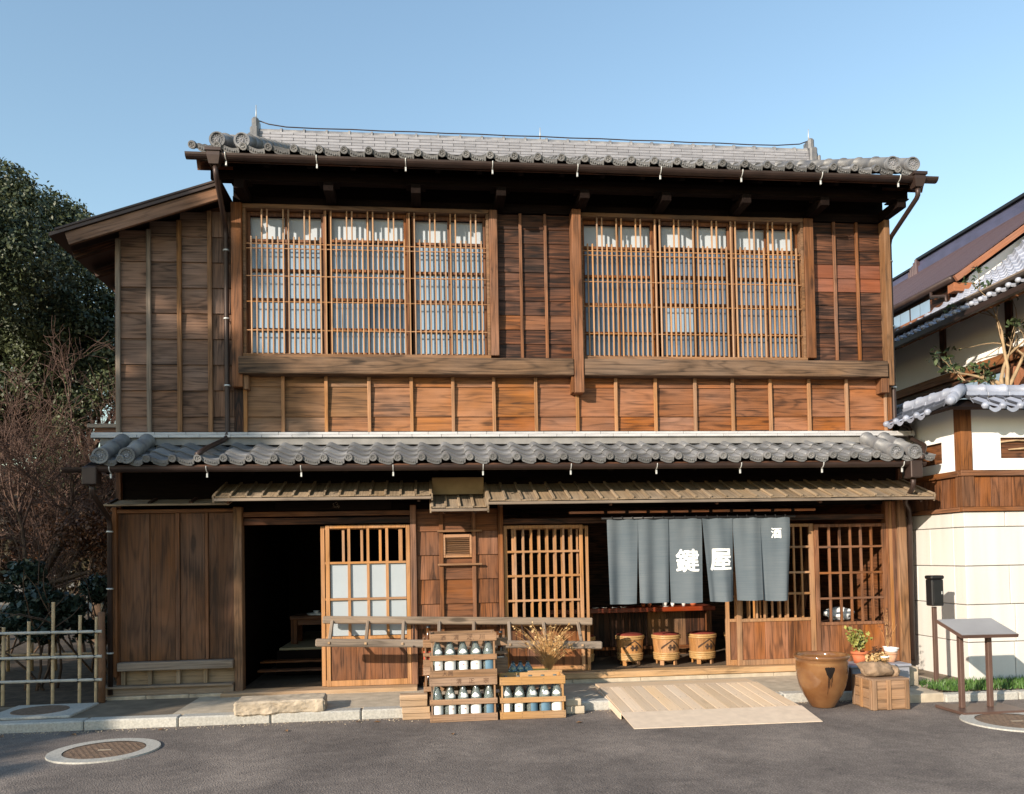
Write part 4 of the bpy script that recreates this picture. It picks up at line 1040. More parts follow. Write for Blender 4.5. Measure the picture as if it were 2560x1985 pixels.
W_ = thing('wooden_box', 'upturned old wooden box with battens carrying the rock', 'box', (4.15, -1.6, 0), 0)
def frus(name, p, x0, x1, y0, y1, z0, z1, ins, tone):
    V = [(x0, y0, z0), (x1, y0, z0), (x1, y1, z0), (x0, y1, z0), (x0+ins, y0+ins*.3, z1), (x1-ins*.4, y0+ins*.3, z1), (x1-ins*.4, y1-ins, z1), (x0+ins, y1-ins, z1)]
    return MB().add(V, [(3, 2, 1, 0), (4, 5, 6, 7), (0, 1, 5, 4), (1, 2, 6, 5), (2, 3, 7, 6), (3, 0, 4, 7)]).build(name, p, tone, 'x')
frus('box_body', W_, 3.995, 4.335, -1.735, -1.40, .003, .262, .02, 'crate')
for i in range(3): bx('side_board', W_, (4.0, 4.333), (-1.745, -1.733), (.01+i*.088, .096+i*.088), 'crate')
for xx in (3.993, 4.128, 4.305): bx('batten', W_, (xx-.008, xx+.033), (-1.758, -1.746), (.004, .272), 'crate')
for i, yy in enumerate((-1.74, -1.58, -1.45)): bx('batten', W_, (3.978, 3.992), (yy, yy+.04), (.004, .27), 'crate')
bx('top_board', W_, (3.985, 4.345), (-1.75, -1.40), (.264, .284), 'crate')
for i in range(3): bx('side_board', W_, (3.990, 3.9995), (-1.735, -1.41), (.01+i*.088, .094+i*.088), 'crate')
# grey-blue tub behind
Bx = thing('storage_tub', 'grey blue plastic tub behind the rock, carrying two plant pots', 'tub', (4.45, -1.05, .08))
frus('tub_body', Bx, 4.13, 4.72, -1.15, -.88, .080, .295, .0, 'bluebox'); bx('tub_lid', Bx, (4.11, 4.74), (-1.17, -.86), (.296, .325), 'bluebox', .01)
tag(bx('concrete_block', None, (4.75, 4.9), (-1.02, -.84), (.079, .27), 'stone', .008), 'brown stone block beside the grey blue tub', 'block')
tag(bx('dark_box', None, (3.93, 4.10), (-1.19, -.98), (.079, .30), 'dark', .006), 'dark wooden box in shadow between the jar and the tub', 'box')
# rock with dried plant
def rockmesh(name, loc, s, seed, mat, label, cat, grp=None):
    rg_ = random.Random(seed); bm = bmesh.new(); bmesh.ops.create_icosphere(bm, subdivisions=4, radius=1)
    from mathutils import noise as mn
    for v in bm.verts:
        p = v.co.copy(); k = 1+.28*mn.noise(p*1.3+Vector((seed, 0, 0)))+.10*mn.noise(p*4+Vector((seed, 2, 0)))+.05*mn.noise(p*9); v.co = Vector((p.x*k*s[0], p.y*k*s[1], max(-.75, p.z*k)*s[2]))
    me = bpy.data.meshes.new(name); bm.to_mesh(me); bm.free(); me.materials.append(mat); me.polygons.foreach_set('use_smooth', [True]*len(me.polygons))
    return tag(inst(name, me, None, Matrix.Translation(loc)), label, cat, grp)
rockmesh('rock_planter', (4.12, -1.58, .355), (.15, .12, .085), 3, M['rock'], 'lumpy brown rock planter on the wooden box', 'rock')
rockmesh('rock', (4.275, -1.60, .325), (.05, .06, .055), 8, M['rock'], 'small brown stone at the right of the rock planter', 'rock')
def sprig(name, base, n, h, spread, mat, label, cat, r=.002, leafn=0, leafmat_=None, leafsize=.02, seed=3, grp=None, droop=0.):
    rg_ = random.Random(seed); t = thing(name, label, cat, base, 0, grp); mb = MB(); lv = []
    for k in range(n):
        a = rg_.uniform(0, 6.28); s = rg_.uniform(.1, 1)*spread; hh = h*rg_.uniform(.55, 1.05); pts = []
        for q in range(7):
            u = q/6; pts.append((base[0]+math.cos(a)*s*u**1.5+rg_.gauss(0, .004), base[1]+math.sin(a)*s*.8*u**1.5, base[2]+hh*(u-droop*u**3)))
        V, F = tubegeo(pts, [r*(1-.6*q/6) for q in range(7)], 4, False); mb.add(V, F)
        for j in range(leafn): q = rg_.randint(3, 6); lv.append(Vector(pts[q]))
    mb.build('stem', t, mat)
    if lv:
        blobs = [(v.x, v.y, v.z, leafsize*1.1) for v in lv]
        leaves('foliage', blobs, len(lv)*3, leafsize, M[leafmat_], t, None, seed, .2, .7)
    return t
M2 = M
sprig('dried_plant', (4.14, -1.585, .40), 44, .11, .12, 'straw', 'dead dry plant spilling over the rock planter', 'plant', .003, 4, 'dryleaf', .034, 5, droop=.45)
lathe('saucer', None, [(0, .0), (.03, .0), (.045, .018), (.042, .018), (.028, .004), (0, .004)], M['enamel'], (4.19, -1.62, .455), 16)
tag(bpy.data.objects['saucer'], 'small white dish lying in the dry plant on the rock', 'dish')
def pot(name, x, y, z, r0, r1, h, mat, label, rim=.012, tilt=0, cat='flower pot'):
    Wd = Matrix.Translation((x, y, z)) @ Matrix.Rotation(tilt, 4, 'Y'); t = thing(name, label, cat, (x, y, z))
    lathe('pot_body', t, [(0, 0), (r0, 0), (r1, h*.78), (r1-.008, h*.78), (r1-.012, h*.8), (r0-.01, .01), (0, .01)], mat, None, 24, world=Wd)
    lathe('pot_rim', t, [(r1, h*.78), (r1+rim, h*.79), (r1+rim, h), (r1, h), (r1-.006, h*.8)], mat, None, 24, world=Wd)
    lathe('potting_soil', t, [(0, h*.86), (r1-.004, h*.86)], M['earth'], None, 16, world=Wd)
    return t
pot('terracotta_pot', 4.293, -1.0, .326, .055, .073, .115, M['terracotta'], 'orange terracotta pot with a green plant on the tub')
sprig('leafy_pot_plant', (4.29, -1.0, .42), 13, .235, .15, 'straw', 'yellow green leafy plant growing in the orange pot', 'plant', .003, 7, 'potleaf', .045, 11)
pot('pale_pot', 4.612, -1.0, .326, .045, .062, .10, M['terracotta2'], 'pale terracotta pot under the white bowl', .004, .08)
t = pot('white_bowl', 4.62, -1.0, .424, .055, .07, .05, M['enamel'], 'crumpled white enamel bowl set in the pale pot', .006, .1, 'bowl')
sprig('dry_weed', (4.60, -.98, .45), 9, .42, .16, 'straw', 'wispy dead weed rising out of the white bowl', 'plant', .0016, 4, 'rustleaf', .016, 21)
sprig('withered_plant', (4.45, -1.04, .326), 16, .16, .08, 'twig', 'small withered brown plant between the two pots', 'plant', .0025, 4, 'rustleaf', .03, 9)
# dry grass clump behind the yellow brown crate
pot('grass_pot', 1.21, -.62, .079, .075, .09, .17, M['terracotta2'], 'plain pot holding the dry grass behind the crates')
sprig('dry_grass', (1.21, -.63, .24), 150, .64, .34, 'straw', 'tall clump of dry straw coloured grass behind the crates', 'plant', .0024, 1, 'dryleaf', .028, 14, droop=.22)

# ================================================================== INSIDE THE SHOP
def barrel(x, y, z, label, rz=0, emblem=True):
    t = thing('barrel_stool', label, 'barrel stool', (x, y, z), rz, 'sake barrel stools inside the shop'); Wd = WM[t]
    lathe('cask', t, [(0, .055), (.132, .055), (.140, .12), (.156, .30), (.163, .345), (0, .345)], wood('barrel', 'z'), None, 22, False, world=Wd)
    for zz, r0 in ((.335, .168), (.312, .166), (.135, .151), (.112, .149), (.092, .147), (.073, .144)):
        lathe('hoop', t, [(r0-.01, zz-.013), (r0, zz-.009), (r0+.004, zz), (r0, zz+.009), (r0-.01, zz+.013)], M['hoop'], None, 28, world=Wd)
    lathe('cushion', t, [(.155, .340), (.15, .358), (.10, .368), (0, .37)], M['cushion'], None, 24, world=Wd)
    for a in (.9, 2.2, 3.9, 5.3):
        c = Wd @ Matrix.Rotation(a, 4, 'Z') @ Matrix.Translation((.118, 0, .028)); V, F = chamfer(.02, .05, .055, .003); mesh_obj('leg', V, F, wood('barrel', 'z'), t, c)
    if emblem:
        def rr(zz): return .140+(zz-.12)/.18*.016+.0035
        mb = MB()
        def strip(p, q, w0, w1, n=8):
            V, F = [], []
            for k in range(n+1):
                u = k/n; a = p[0]+(q[0]-p[0])*u; zz = p[1]+(q[1]-p[1])*u; hw = w0+(w1-w0)*u
                for s in (-1, 1): z2 = zz+s*hw; r_ = rr(z2); V.append((r_*math.sin(a), -r_*math.cos(a), z2))
            for k in range(n): F.append((2*k, 2*k+2, 2*k+3, 2*k+1))
            mb.add(V, F)
        strip((.06, .292), (-.78, .20), .006, .013); strip((.06, .292), (.80, .20), .006, .013)
        for ca in (-.09, .23):
            strip((ca-.16, .208), (ca+.16, .208), .011, .011, 6)
            strip((ca-.075, .228), (ca+.075, .228), .013, .013, 4); strip((ca-.075, .188), (ca+.075, .188), .013, .013, 4)
        mesh_obj('emblem', mb.V, mb.F, M['blackink'], t, Wd)
    return t
for x_, y_, rz, lab in ((2.345, .55, .05, 'barrel stool in half shade, leftmost of the three in the entrance'), (2.765, .5, .1, 'sunlit barrel stool in the middle of the entrance'), (3.195, .5, .15, 'barrel stool nearest the right door inside the entrance'), (3.64, .5, .2, 'barrel stool mostly hidden behind the right door'), (1.77, .55, -.2, 'barrel stool half hidden behind the left lattice door')):
    barrel(x_, y_, .169, lab, rz)
C_ = thing('shop_counter', 'low red brown counter across the shop behind the barrel stools', 'counter', (2.6, 1.35, .17))
bx('counter_top', C_, (1.5, 3.62), (1.18, 1.6), (.728, .785), 'lacquer', .006)
for i in range(8): bx('counter_board', C_, (1.55+i*.25, 1.797+i*.25), (1.40, 1.42), (.17, .727), 'tan' if i in (5, 6) else 'dark')  # two boards coloured as sunlit, the others as if in shade
bx('counter_leg', C_, (3.52, 3.58), (1.22, 1.3), (.17, .727), 'brown'); bx('counter_leg', C_, (2.0, 2.06), (1.22, 1.3), (.17, .727), 'brown'); bx('foot_rail', C_, (2.07, 3.51), (1.24, 1.28), (.26, .3), 'brown')
for i, (xx, yy, r0, hh, mt_, lab) in enumerate(((2.985, 1.25, .033, .07, 'enamel', 'white cup on a saucer upon the shop counter'), (3.085, 1.24, .024, .055, 'enamel', 'small white sake cup, right of the saucer on the counter'), (3.237, 1.27, .03, .09, 'enamel', 'tall white jug on the shop counter'), (3.37, 1.3, .045, .06, 'terracotta', 'orange pot at the right end of the counter'), (2.8, 1.28, .025, .06, 'terracotta', 'brown cup, left of the white cup on the counter'), (2.72, 1.3, .025, .05, 'terracotta', 'brown cup farthest left of the lit part of the counter'))):
    o = lathe('cup', None, [(0, 0), (r0*.6, 0), (r0*.95, hh*.5), (r0, hh), (r0-.004, hh), (r0*.85, hh*.5), (0, .006)], M[mt_], (xx, yy, .787), 18); tag(o, lab, 'cup', 'cups on the shop counter')
o = lathe('saucer', None, [(0, 0), (.04, 0), (.06, .008), (.038, .004), (0, .003)], M['enamel'], (2.985, 1.25, .7855), 20); tag(o, 'white saucer under the white cup on the counter', 'saucer')
bpy.data.objects['cup'].location.z += .006
for i in range(4):
    o = lathe('small_dish', None, [(0, 0), (.03, 0), (.045, .012), (.03, .004), (0, .003)], M['enamel'], (2.1+i*.12, 1.26+.03*(i % 2), .7855), 16); tag(o, f'little white dish, {["first", "second", "third", "last"][i]} from the left on the dark end of the counter', 'dish', 'little dishes on the counter')
t = thing('work_table', 'dark low table by the lattice window inside the shop', 'table', (4.8, .45, .17))
bx('table_top', t, (4.45, 5.15), (.3, .75), (.60, .63), 'dark')
for xx in (4.48, 5.08):
    for yy in (.33, .68): bx('leg', t, (xx, xx+.04), (yy, yy+.04), (.17, .599), 'dark')
rockmesh('cloth_bundle', (4.86, .45, .70), (.17, .12, .085), 14, M['pink'], 'white cloth bundle on the dark table behind the right lattice', 'bundle')
bar('prop_board', H, (4.5, .9, .17), (5.0, 1.4, 1.5), .1, .02, 'brown')
# low table in the left room
t = thing('low_table', 'low brown table on the tatami inside the left doorway', 'table', (-1.3, 1.6, .43))
bx('table_top', t, (-1.66, -.6), (1.45, 1.95), (.725, .772), 'brown', .006)
for xx in (-1.65, -.68):
    for yy in (1.46, 1.87): bx('leg', t, (xx, xx+.075), (yy, yy+.07), (.431, .724), 'brown')
bx('apron', t, (-1.57, -.69), (1.47, 1.49), (.66, .724), 'brown')
o = lathe('tray', None, [(0, 0), (.13, 0), (.15, .02), (.145, .02), (.125, .005), (0, .005)], M['enamel'], (-1.33, 1.6, .774), 24); tag(o, 'pale round tray on the low table in the left room', 'tray')
o = lathe('tea_bowl', None, [(0, 0), (.025, 0), (.04, .045), (.036, .045), (.022, .006), (0, .006)], M['enamel'], (-1.36, 1.6, .781), 18); tag(o, 'small pale bowl on the tray in the left room', 'bowl')

# ================================================================== STREET FURNITURE
S = thing('lectern_sign', 'brown metal lectern sign with sloping grey panel on two legs', 'sign', (4.9, -1.9, 0))
V = [(4.63, -1.735, .802), (5.17, -1.735, .802), (5.205, -2.035, .680), (4.665, -2.035, .684)]
def plate(name, P, th, mat, p):
    P = [Vector(q) for q in P]; nn = (P[1]-P[0]).cross(P[3]-P[0]).normalized(); nn = nn if nn.z < 0 else -nn
    Q = P+[q+nn*th for q in P]
    return MB().add(Q, [(0, 1, 2, 3), (7, 6, 5, 4), (0, 4, 5, 1), (1, 5, 6, 2), (2, 6, 7, 3), (3, 7, 4, 0)]).build(name, p, mat)
plate('sign_frame', V, .028, 'brownmetal', S)
c = sum((Vector(q) for q in V), Vector())/4
plate('sign_panel', [c+(Vector(q)-c)*.965+Vector((0, 0, .004)) for q in V], .003, 'board', S)
bx('leg', S, (4.715, 4.755), (-1.93, -1.885), (.03, .70), 'brownmetal', .004); bx('leg', S, (4.985, 5.025), (-1.93, -1.885), (.03, .70), 'brownmetal', .004)
bx('base_plate', S, (4.60, 5.22), (-2.12, -1.72), (.004, .03), 'brownmetal', .004)
P_ = thing('utility_box_post', 'black box on a slim brown post beside the stone wall', 'utility box', (5.145, -.93, .08))
bx('post', P_, (5.127, 5.165), (-.95, -.915), (.079, .86), 'brownmetal', .003)
mb = MB().box((5.085, 5.215), (-1.0, -.89), (.87, 1.14), .01).box((5.078, 5.222), (-1.008, -.885), (1.141, 1.18), .012); mb.build('box_housing', P_, 'blackmetal')
bx('box_door', P_, (5.10, 5.20), (-1.007, -1.001), (.90, 1.12), 'blackmetal', .004); bx('box_lock', P_, (5.18, 5.19), (-1.012, -1.008), (.99, 1.02), 'bracket', .002)
def manhole(x, y, R0, R1, label, z=.004):
    t = thing('manhole', label, 'manhole', (x, y, z))
    lathe('concrete_ring', t, [(R1, .012), (R0, .012), (R0+.004, -.004)], M['kerb'], (x, y, z-.004), 48, False)
    mb = MB(); V, F = lathegeo([(0, .004), (R1-.004, .004), (R1-.003, -.004)], 48); mb.add(V, F)
    for k in range(8):
        for q in range(-8, 9):
            pass
    mesh_obj('iron_cover', mb.V, mb.F, M['iron'], t, Matrix.Translation((x, y, z)))
    mb = MB(); s = .045
    for i in range(-9, 10):
        for j in range(-9, 10):
            cx, cy_ = i*s+(s/2 if j % 2 else 0), j*s*.87
            if math.hypot(cx, cy_) < R1-.03 and math.hypot(cx, cy_) > .06: V, F = chamfer(.024, .018, .003, .001); mb.add(V, F, Matrix.Translation((cx, cy_, .0042)))
    o = mesh_obj('cover_stud', mb.V, mb.F, M['iron'], t, Matrix.Translation((x, y, z))); o['kind'] = 'stuff'
    bx('cover_slot', t, (x-.05, x+.05), (y-.012, y+.012), (z+.005, z+.007), 'stone', .001)
manhole(-2.50, -2.06, .40, .295, 'round iron manhole with concrete ring on the shaded road at left')
manhole(4.86, -2.42, .42, .31, 'round iron manhole with concrete ring below the lectern sign')
t = thing('covered_drain', 'square concrete slab with round iron cover beside the bamboo fence', 'manhole', (-3.55, -.65, .08))
mb = MB().box((-3.95, -3.2), (-.99, -.33), (.06, .098), .008); mb.build('concrete_slab', t, 'kerb')
lathe('iron_cover', t, [(0, .004), (.24, .004), (.245, -.002)], M['iron'], (-3.6, -.66, .098), 40, False)
# fallen leaves on the road
for i, (x_, y_) in enumerate(((-.45, -1.38), (-.62, -1.33), (-3.6, -1.36), (-2.3, -1.34), (-1.2, -1.6), (1.3, -1.75), (.2, -2.0), (-3.0, -1.4))):
    V = [(-.03, 0, .004), (0, -.018, .012), (.035, 0, .003), (0, .018, .012)]
    tag(mesh_obj('fallen_leaf', V, [(0, 1, 2), (0, 2, 3)], M['deadleaf'], None, Matrix.Translation((x_, y_, .003)) @ Matrix.Rotation(i*1.3, 4, 'Z')), 'dry brown fallen leaf '+['left of the timber blocks', 'by the kerb, next left after the leaf at the timber blocks', 'leftmost along the kerb', 'by the kerb above the left manhole', 'out on the road below the stepping stone', 'in front of the yellow brown crate', 'farthest out on the road before the crates', 'by the kerb near the bamboo fence'][i], 'leaf', 'fallen leaves on the road')
# ================================================================== GATE WALL ON THE RIGHT
G = thing('gate_wall', 'white plaster garden wall on pale stone with tiled coping, at right', 'wall', (5.6, -.82, .08))
XG, YG = 5.58, -.83
zc = [.075, .47, .86, 1.262, 1.668, 1.83]
def course(z0, z1, cuts_x, cuts_y):
    ex = [XG, *cuts_x, 9.5]
    for a, b in zip(ex, ex[1:]): bx('stone_block', G, (a+.004 if a > XG else a, b-.004), (YG, YG+.18), (z0+.004, z1-.004), 'granite', .005)
    ey = [YG+.183, *cuts_y, 3.0]
    for a, b in zip(ey, ey[1:]): bx('stone_block', G, (XG+.002, XG+.18), (a+.004, b-.004), (z0+.004, z1-.004), 'granite', .005)
course(zc[0], zc[1], (6.1, 7.0), (.2, 1.2)); course(zc[1], zc[2], (6.12, 7.0), (.4, 1.4)); course(zc[2], zc[3], (6.07, 6.9), (.0, 1.1)); course(zc[3], zc[4], (6.3, 7.1), (-.25, .7)); course(zc[4], zc[5], (6.04, 6.9), (.3, 1.3))
bx('wall_core', G, (XG+.02, 9.4), (YG+.02, YG+.16), (.075, 1.83), 'mortar'); bx('wall_core', G, (XG+.02, XG+.16), (YG+.2, 3.0), (.075, 1.83), 'mortar'); bx('wall_core', G, (XG+.034, 9.4), (YG+.055, YG+.16), (1.83, 2.95), 'mortar'); bx('wall_core', G, (XG+.055, XG+.16), (YG+.2, 3.0), (1.83, 2.95), 'mortar')
bx('rail', G, (XG-.03, 9.5), (YG-.03, YG+.028), (1.832, 1.878), 'post'); bx('rail', G, (XG-.03, XG+.028), (YG+.03, 3.0), (1.832, 1.878), 'post')
bx('rail', G, (XG-.035, 9.5), (YG-.035, YG+.028), (2.20, 2.262), 'post'); bx('rail', G, (XG-.035, XG+.028), (YG+.03, 3.0), (2.20, 2.262), 'post')
x = XG+.12; i = 0
for L in (.19, .24, .22, .26, .2, .24, .22, .26, .2, .25, .24, .23, .22, .24, .2, .3, .26, .23):
    bx('wall_board', G, (x+.002, x+L-.002), (YG-.005, YG+.025), (1.88, 2.198), 'brown'); x += L
y = YG+.10
for L in (.24, .26, .22, .25, .24, .22, .26, .25, .24, .3, .3): bx('wall_board', G, (XG-.005, XG+.025), (y+.002, y+L-.002), (1.88, 2.198), 'brown'); y += L
bx('corner_post', G, (XG-.02, XG+.105), (YG-.02, YG+.09), (2.264, 2.93), 'post'); bx('corner_post', G, (XG-.022, XG+.11), (YG-.024, YG+.09), (1.88, 2.198), 'post')
for a, b, z0, z1 in ((XG+.107, 6.02, 2.264, 2.93), (6.02, 6.9, 2.264, 2.385), (6.02, 6.9, 2.605, 2.93), (6.9, 9.5, 2.264, 2.93)):
    bx('plaster_panel', G, (a, b), (YG+.002, YG+.03), (z0, z1), 'whitewall', 0)
for a, b, z0, z1 in ((YG+.092, -.5, 2.264, 2.93), (-.5, .2, 2.264, 2.37), (-.5, .2, 2.60, 2.93), (.2, 3.0, 2.264, 2.93)):
    bx('plaster_panel', G, (XG+.002, XG+.03), (a, b), (z0, z1), 'whitewall', 0)
bx('window_recess', G, (6.02, 6.9), (YG+.034, YG+.05), (2.385, 2.605), 'brown'); bx('window_recess', G, (XG+.034, XG+.05), (-.5, .2), (2.37, 2.60), 'brown')
tube('window_branch', G, [(6.03, YG+.02, 2.56), (6.2, YG+.01, 2.575), (6.5, YG+.012, 2.565), (6.89, YG+.02, 2.59)], [.012, .009, .008, .006], M['barkpale'], 6)
tube('window_branch', G, [(6.12, YG+.02, 2.48), (6.3, YG+.005, 2.49), (6.6, YG+.012, 2.50), (6.88, YG+.02, 2.47)], [.006, .012, .008, .006], M['barkpale'], 6)
# coping roof: two runs meeting at a hip
def coping(front):
    F2 = (lambda a, d, z: (XG+.06+a, YG+.06-d, z)) if front else (lambda a, d, z: (XG+.06-d, YG+.06+a, z))
    Ln = 3.8 if front else 2.6
    V = []
    for d, z in ((0, 3.02), (.40, 2.865)):
        for a in (-d, Ln): V += [F2(a, d, z), F2(a, d, z-.03)]
    MB().add(V, [(0, 2, 6, 4), (1, 5, 7, 3), (4, 6, 7, 5)]).build('coping_board', G, 'black', 'x')
    n = int(Ln/.19)
    for k in range(n):
        a = .02+k*.19
        for (d0, d1, z0, z1) in ((.41, .20, 2.875, 2.965), (.22, .03, 2.97, 3.05)):
            P = []
            for u in range(7):
                aa = a-.08+.19*u/6; sg_ = (.03*math.cos(min(1, abs(u)/1.6)*math.pi)+.0 if u < 2 else -.03*math.sin((u-1.6)/4.4*math.pi)*.9)
                P.append((aa, sg_))
            V = [F2(q, d0, z0+s) for q, s in P]+[F2(q, d1, z1+s) for q, s in P]+[F2(q, d0, z0+s-.022) for q, s in P]
            mb = MB().add(V, [(u, u+1, 8+u, 7+u) for u in range(6)]+[(14+u, 15+u, 1+u, u) for u in range(6)])
            if d0 > .3:
                b_ = F2(a-.06, d0, z0-.0); Vs, Fs = lathegeo([(0, -.036), (.022, -.028), (.034, -.010), (.036, 0), (.034, .012), (.022, .028), (0, .036)], 12); mb.add(Vs, Fs, Matrix.Translation(b_))
                c1, c2 = F2(a-.02, d0+.004, z0-.02), None
                for u in range(5):
                    q0, q1 = a-.02+.128*u/5, a-.02+.128*(u+1)/5; s0, s1 = -.03*math.sin(u/5*math.pi), -.03*math.sin((u+1)/5*math.pi)
                    mb.add([F2(q0, d0+.006, z0+s0), F2(q1, d0+.006, z0+s1), F2(q1, d0+.006, z0+s1-.036), F2(q0, d0+.006, z0+s0-.036)], [(0, 1, 2, 3)])
            mb.build('coping_tile', G, 'slate')
    a = 0
    while a < Ln:
        mb = MB(); D = (Matrix.Translation(F2(a, 0, 3.115)) @ Matrix.Rotation(R(90), 4, 'Y')) if front else (Matrix.Translation(F2(a, 0, 3.115)) @ Matrix.Rotation(R(-90), 4, 'X'))
        V, F = lathegeo([(.058, 0), (.058, .21), (.068, .212), (.068, .24)], 12); mb.add(V, F, D); mb.build('ridge_tile', G, 'slate', smooth=True)
        p0, p1 = F2(a+.002, .085, 3.045), F2(a+.24-.002, -.085, 3.085); bx('ridge_tile', G, tuple(sorted((p0[0], p1[0]))), tuple(sorted((p0[1], p1[1]))), (3.045, 3.086), 'slate', .004)
        a += .24
coping(True); coping(False)
for dd in (.12, .30):
    V, F = lathegeo([(.05, 0), (.05, .2), (.062, .202), (.062, .225), (.0, .225)], 12)
for (d, z, r) in ((.40, 2.93, .05), (.30, 2.995, .05)):
    c = Vector((XG+.06-d, YG+.06-d, z)); V, F = lathegeo([(0, -r), (r*.7, -r*.7), (r, 0), (r*.7, r*.7), (0, r)], 14); mesh_obj('hip_end', V, F, M['slate'], G, Matrix.Translation(c), True)
tube('hip_tile', G, [(XG+.06-.40, YG+.06-.40, 2.93), (XG+.06-.2, YG+.06-.2, 3.02), (XG+.06, YG+.06, 3.11)], .055, M['slate'], 12)
tube('hip_tile', G, [(XG+.06-.30, YG+.06-.30, 2.99), (XG+.06-.1, YG+.06-.1, 3.09), (XG+.06, YG+.06, 3.125)], .06, M['slate'], 12)

# ================================================================== BATHHOUSE BEHIND THE GATE WALL
BH = thing('bathhouse', 'large white walled house with sweeping tiled roofs behind the gate wall', 'house', (7.9, 3, 0))
XB = 7.6
bx('white_wall', BH, (XB, XB+.1), (-.3, 9.5), (4.08, 4.75), 'whitewall', 0)
bx('wall_beam', BH, (XB-.05, XB+.08), (-.3, 9.5), (3.86, 3.985), 'post'); bx('wall_beam', BH, (XB-.02, XB+.08), (-.3, 9.5), (3.99, 4.079), 'whitewall', 0)
bx('wall_beam', BH, (XB-.0, XB+.08), (-.3, 9.5), (3.78, 3.855), 'dark')
for i in range(8):
    yy = 2.33+(i-1)*1.35
    bx('wall_post', BH, (XB-.03, XB+.07), (yy-.06, yy+.06), (4.0, 4.75), 'dark'); bx('wall_post', BH, (XB-.06, XB+.09), (yy-.1, yy+.06), (.08, 3.775), 'rust')
    if i < 7:
        bx('window_pane', BH, (XB+.03, XB+.04), (yy+.07, yy+1.24), (2.9, 3.775), 'pane', 0); bx('window_muntin', BH, (XB+.0, XB+.03), (yy+.62, yy+.66), (2.9, 3.775), 'post')
bx('lower_wall', BH, (XB, XB+.1), (-.3, 9.5), (.08, 2.89), 'whitewall', 0)
bx('front_wall', BH, (XB+.1, 13), (-.3, -.2), (.08, 4.7), 'whitewall', 0)
bx('house_core', BH, (8.12, 13), (2.75, 9.4), (.08, 5.5), 'black')
# skirt roof: concave sweep, tile rows from eave to top edge
ROW = [[(7.0, -.1, 4.57), (7.88, 1.05, 5.1), (9.01, 2.65, 5.98)], [(7.0, .07, 4.57), (7.84, 1.15, 5.06), (8.9, 2.65, 5.88)], [(7.0, .23, 4.565), (7.79, 1.23, 5.06), (8.81, 2.65, 5.8)], [(7.0, .4, 4.56), (7.75, 1.33, 5.01), (8.71, 2.65, 5.71)], [(7.0, .56, 4.56), (7.71, 1.42, 5.01), (8.62, 2.65, 5.66)], [(7.0, .72, 4.55), (7.66, 1.5, 5.01), (8.51, 2.65, 5.58)], [(7.0, .89, 4.55), (7.62, 1.6, 4.99), (8.41, 2.65, 5.5)], [(7.0, 1.06, 4.54), (7.57, 1.69, 4.96), (8.29, 2.65, 5.42)], [(7.0, 1.22, 4.54), (7.53, 1.78, 4.92), (8.18, 2.65, 5.35)], [(7.0, 1.39, 4.535), (7.46, 1.85, 4.89), (8.0, 2.55, 5.25)], [(7.0, 1.56, 4.53), (7.44, 2.02, 4.86), (8.0, 2.7, 5.23)], [(7.0, 1.73, 4.53), (7.44, 2.19, 4.86), (8.0, 2.88, 5.22)], [(7.0, 1.91, 4.53), (7.43, 2.41, 4.85), (8.0, 3.12, 5.2)], [(7.0, 2.08, 4.53), (7.43, 2.58, 4.85), (8.0, 3.33, 5.18)], [(7.0, 2.24, 4.53), (7.43, 2.77, 4.83), (8.0, 3.54, 5.16)], [(7.0, 2.42, 4.53), (7.43, 2.97, 4.82), (8.0, 3.76, 5.15)]]
for k in range(1, 22): ROW.append([(7.0, 2.42+.168*k, 4.53), (7.43, 2.97+.172*k, 4.82), (8.0, 3.76+.175*k, 5.15)])
for k in range(1, 8): ROW.insert(0, [(7.0, -.1-.17*k, 4.57+.004*k), (7.9, 1.0-.12*k, 5.12+.03*k), (9.05+.09*k, 2.65, 6.03+.09*k)])
def rowpt(i, t):
    a, b, c = (Vector(q) for q in ROW[i]); return a*(1-t)*(1-2*t)+b*4*t*(1-t)+c*t*(2*t-1)
NR = len(ROW); NC = 11; up = Vector((-.45, -.1, .88)).normalized(); cnt = 0; mbs = MB()
for i in range(NR-1):
    for k in range(NC):
        t0, t1 = k/NC, min(1, (k+1)/NC+.012); prof = [(0, .0), (.18, .020), (.36, .0), (.68, -.016), (1.02, .0)]
        V = []
        for t in (t0, t1):
            A_, B_ = rowpt(i, t), rowpt(i+1, t)
            for u, hh in prof: V.append(A_.lerp(B_, 1-u)+up*(hh+(.018 if t == t0 else .002)))
        V += [v-up*.03 for v in V[:5]]
        Fs = [(u, u+1, 6+u, 5+u) for u in range(4)]+[(10+u, 11+u, 1+u, u) for u in range(4)]
        if cnt < 290: MB().add(V, Fs).build('skirt_tile', BH, 'slate_lt'); cnt += 1
        else: mbs.add(V, Fs)
    e = rowpt(i, 0).lerp(rowpt(i+1, 0), .8)+Vector((-.02, 0, .02)); V, F = lathegeo([(0, -.034), (.025, -.025), (.036, 0), (.025, .025), (0, .034)], 10)
    mesh_obj('eave_cap', V, F, M['slate_lt'], BH, Matrix.Translation(e), True)
o = mbs.build('skirt_tile_field', BH, 'slate_lt'); o['kind'] = 'stuff'
V = []; F = []
for i in range(NR):
    for t in (0, .5, 1): V.append(rowpt(i, t)-up*.05)
for i in range(NR-1):
    for q in (0, 1): F.append((i*3+q, i*3+q+1, (i+1)*3+q+1, (i+1)*3+q))
MB().add(V, F).build('skirt_deck', BH, 'weather', 'y')
bar('skirt_gutter', BH, (6.98, -1.4, 4.49), (6.98, 6.0, 4.445), .07, .07, 'copper')
for i in range(16): bar('eave_rafter', BH, (7.03, -1.1+i*.45, 4.45), (7.62, -1.1+i*.45, 4.72), .05, .06, 'post')
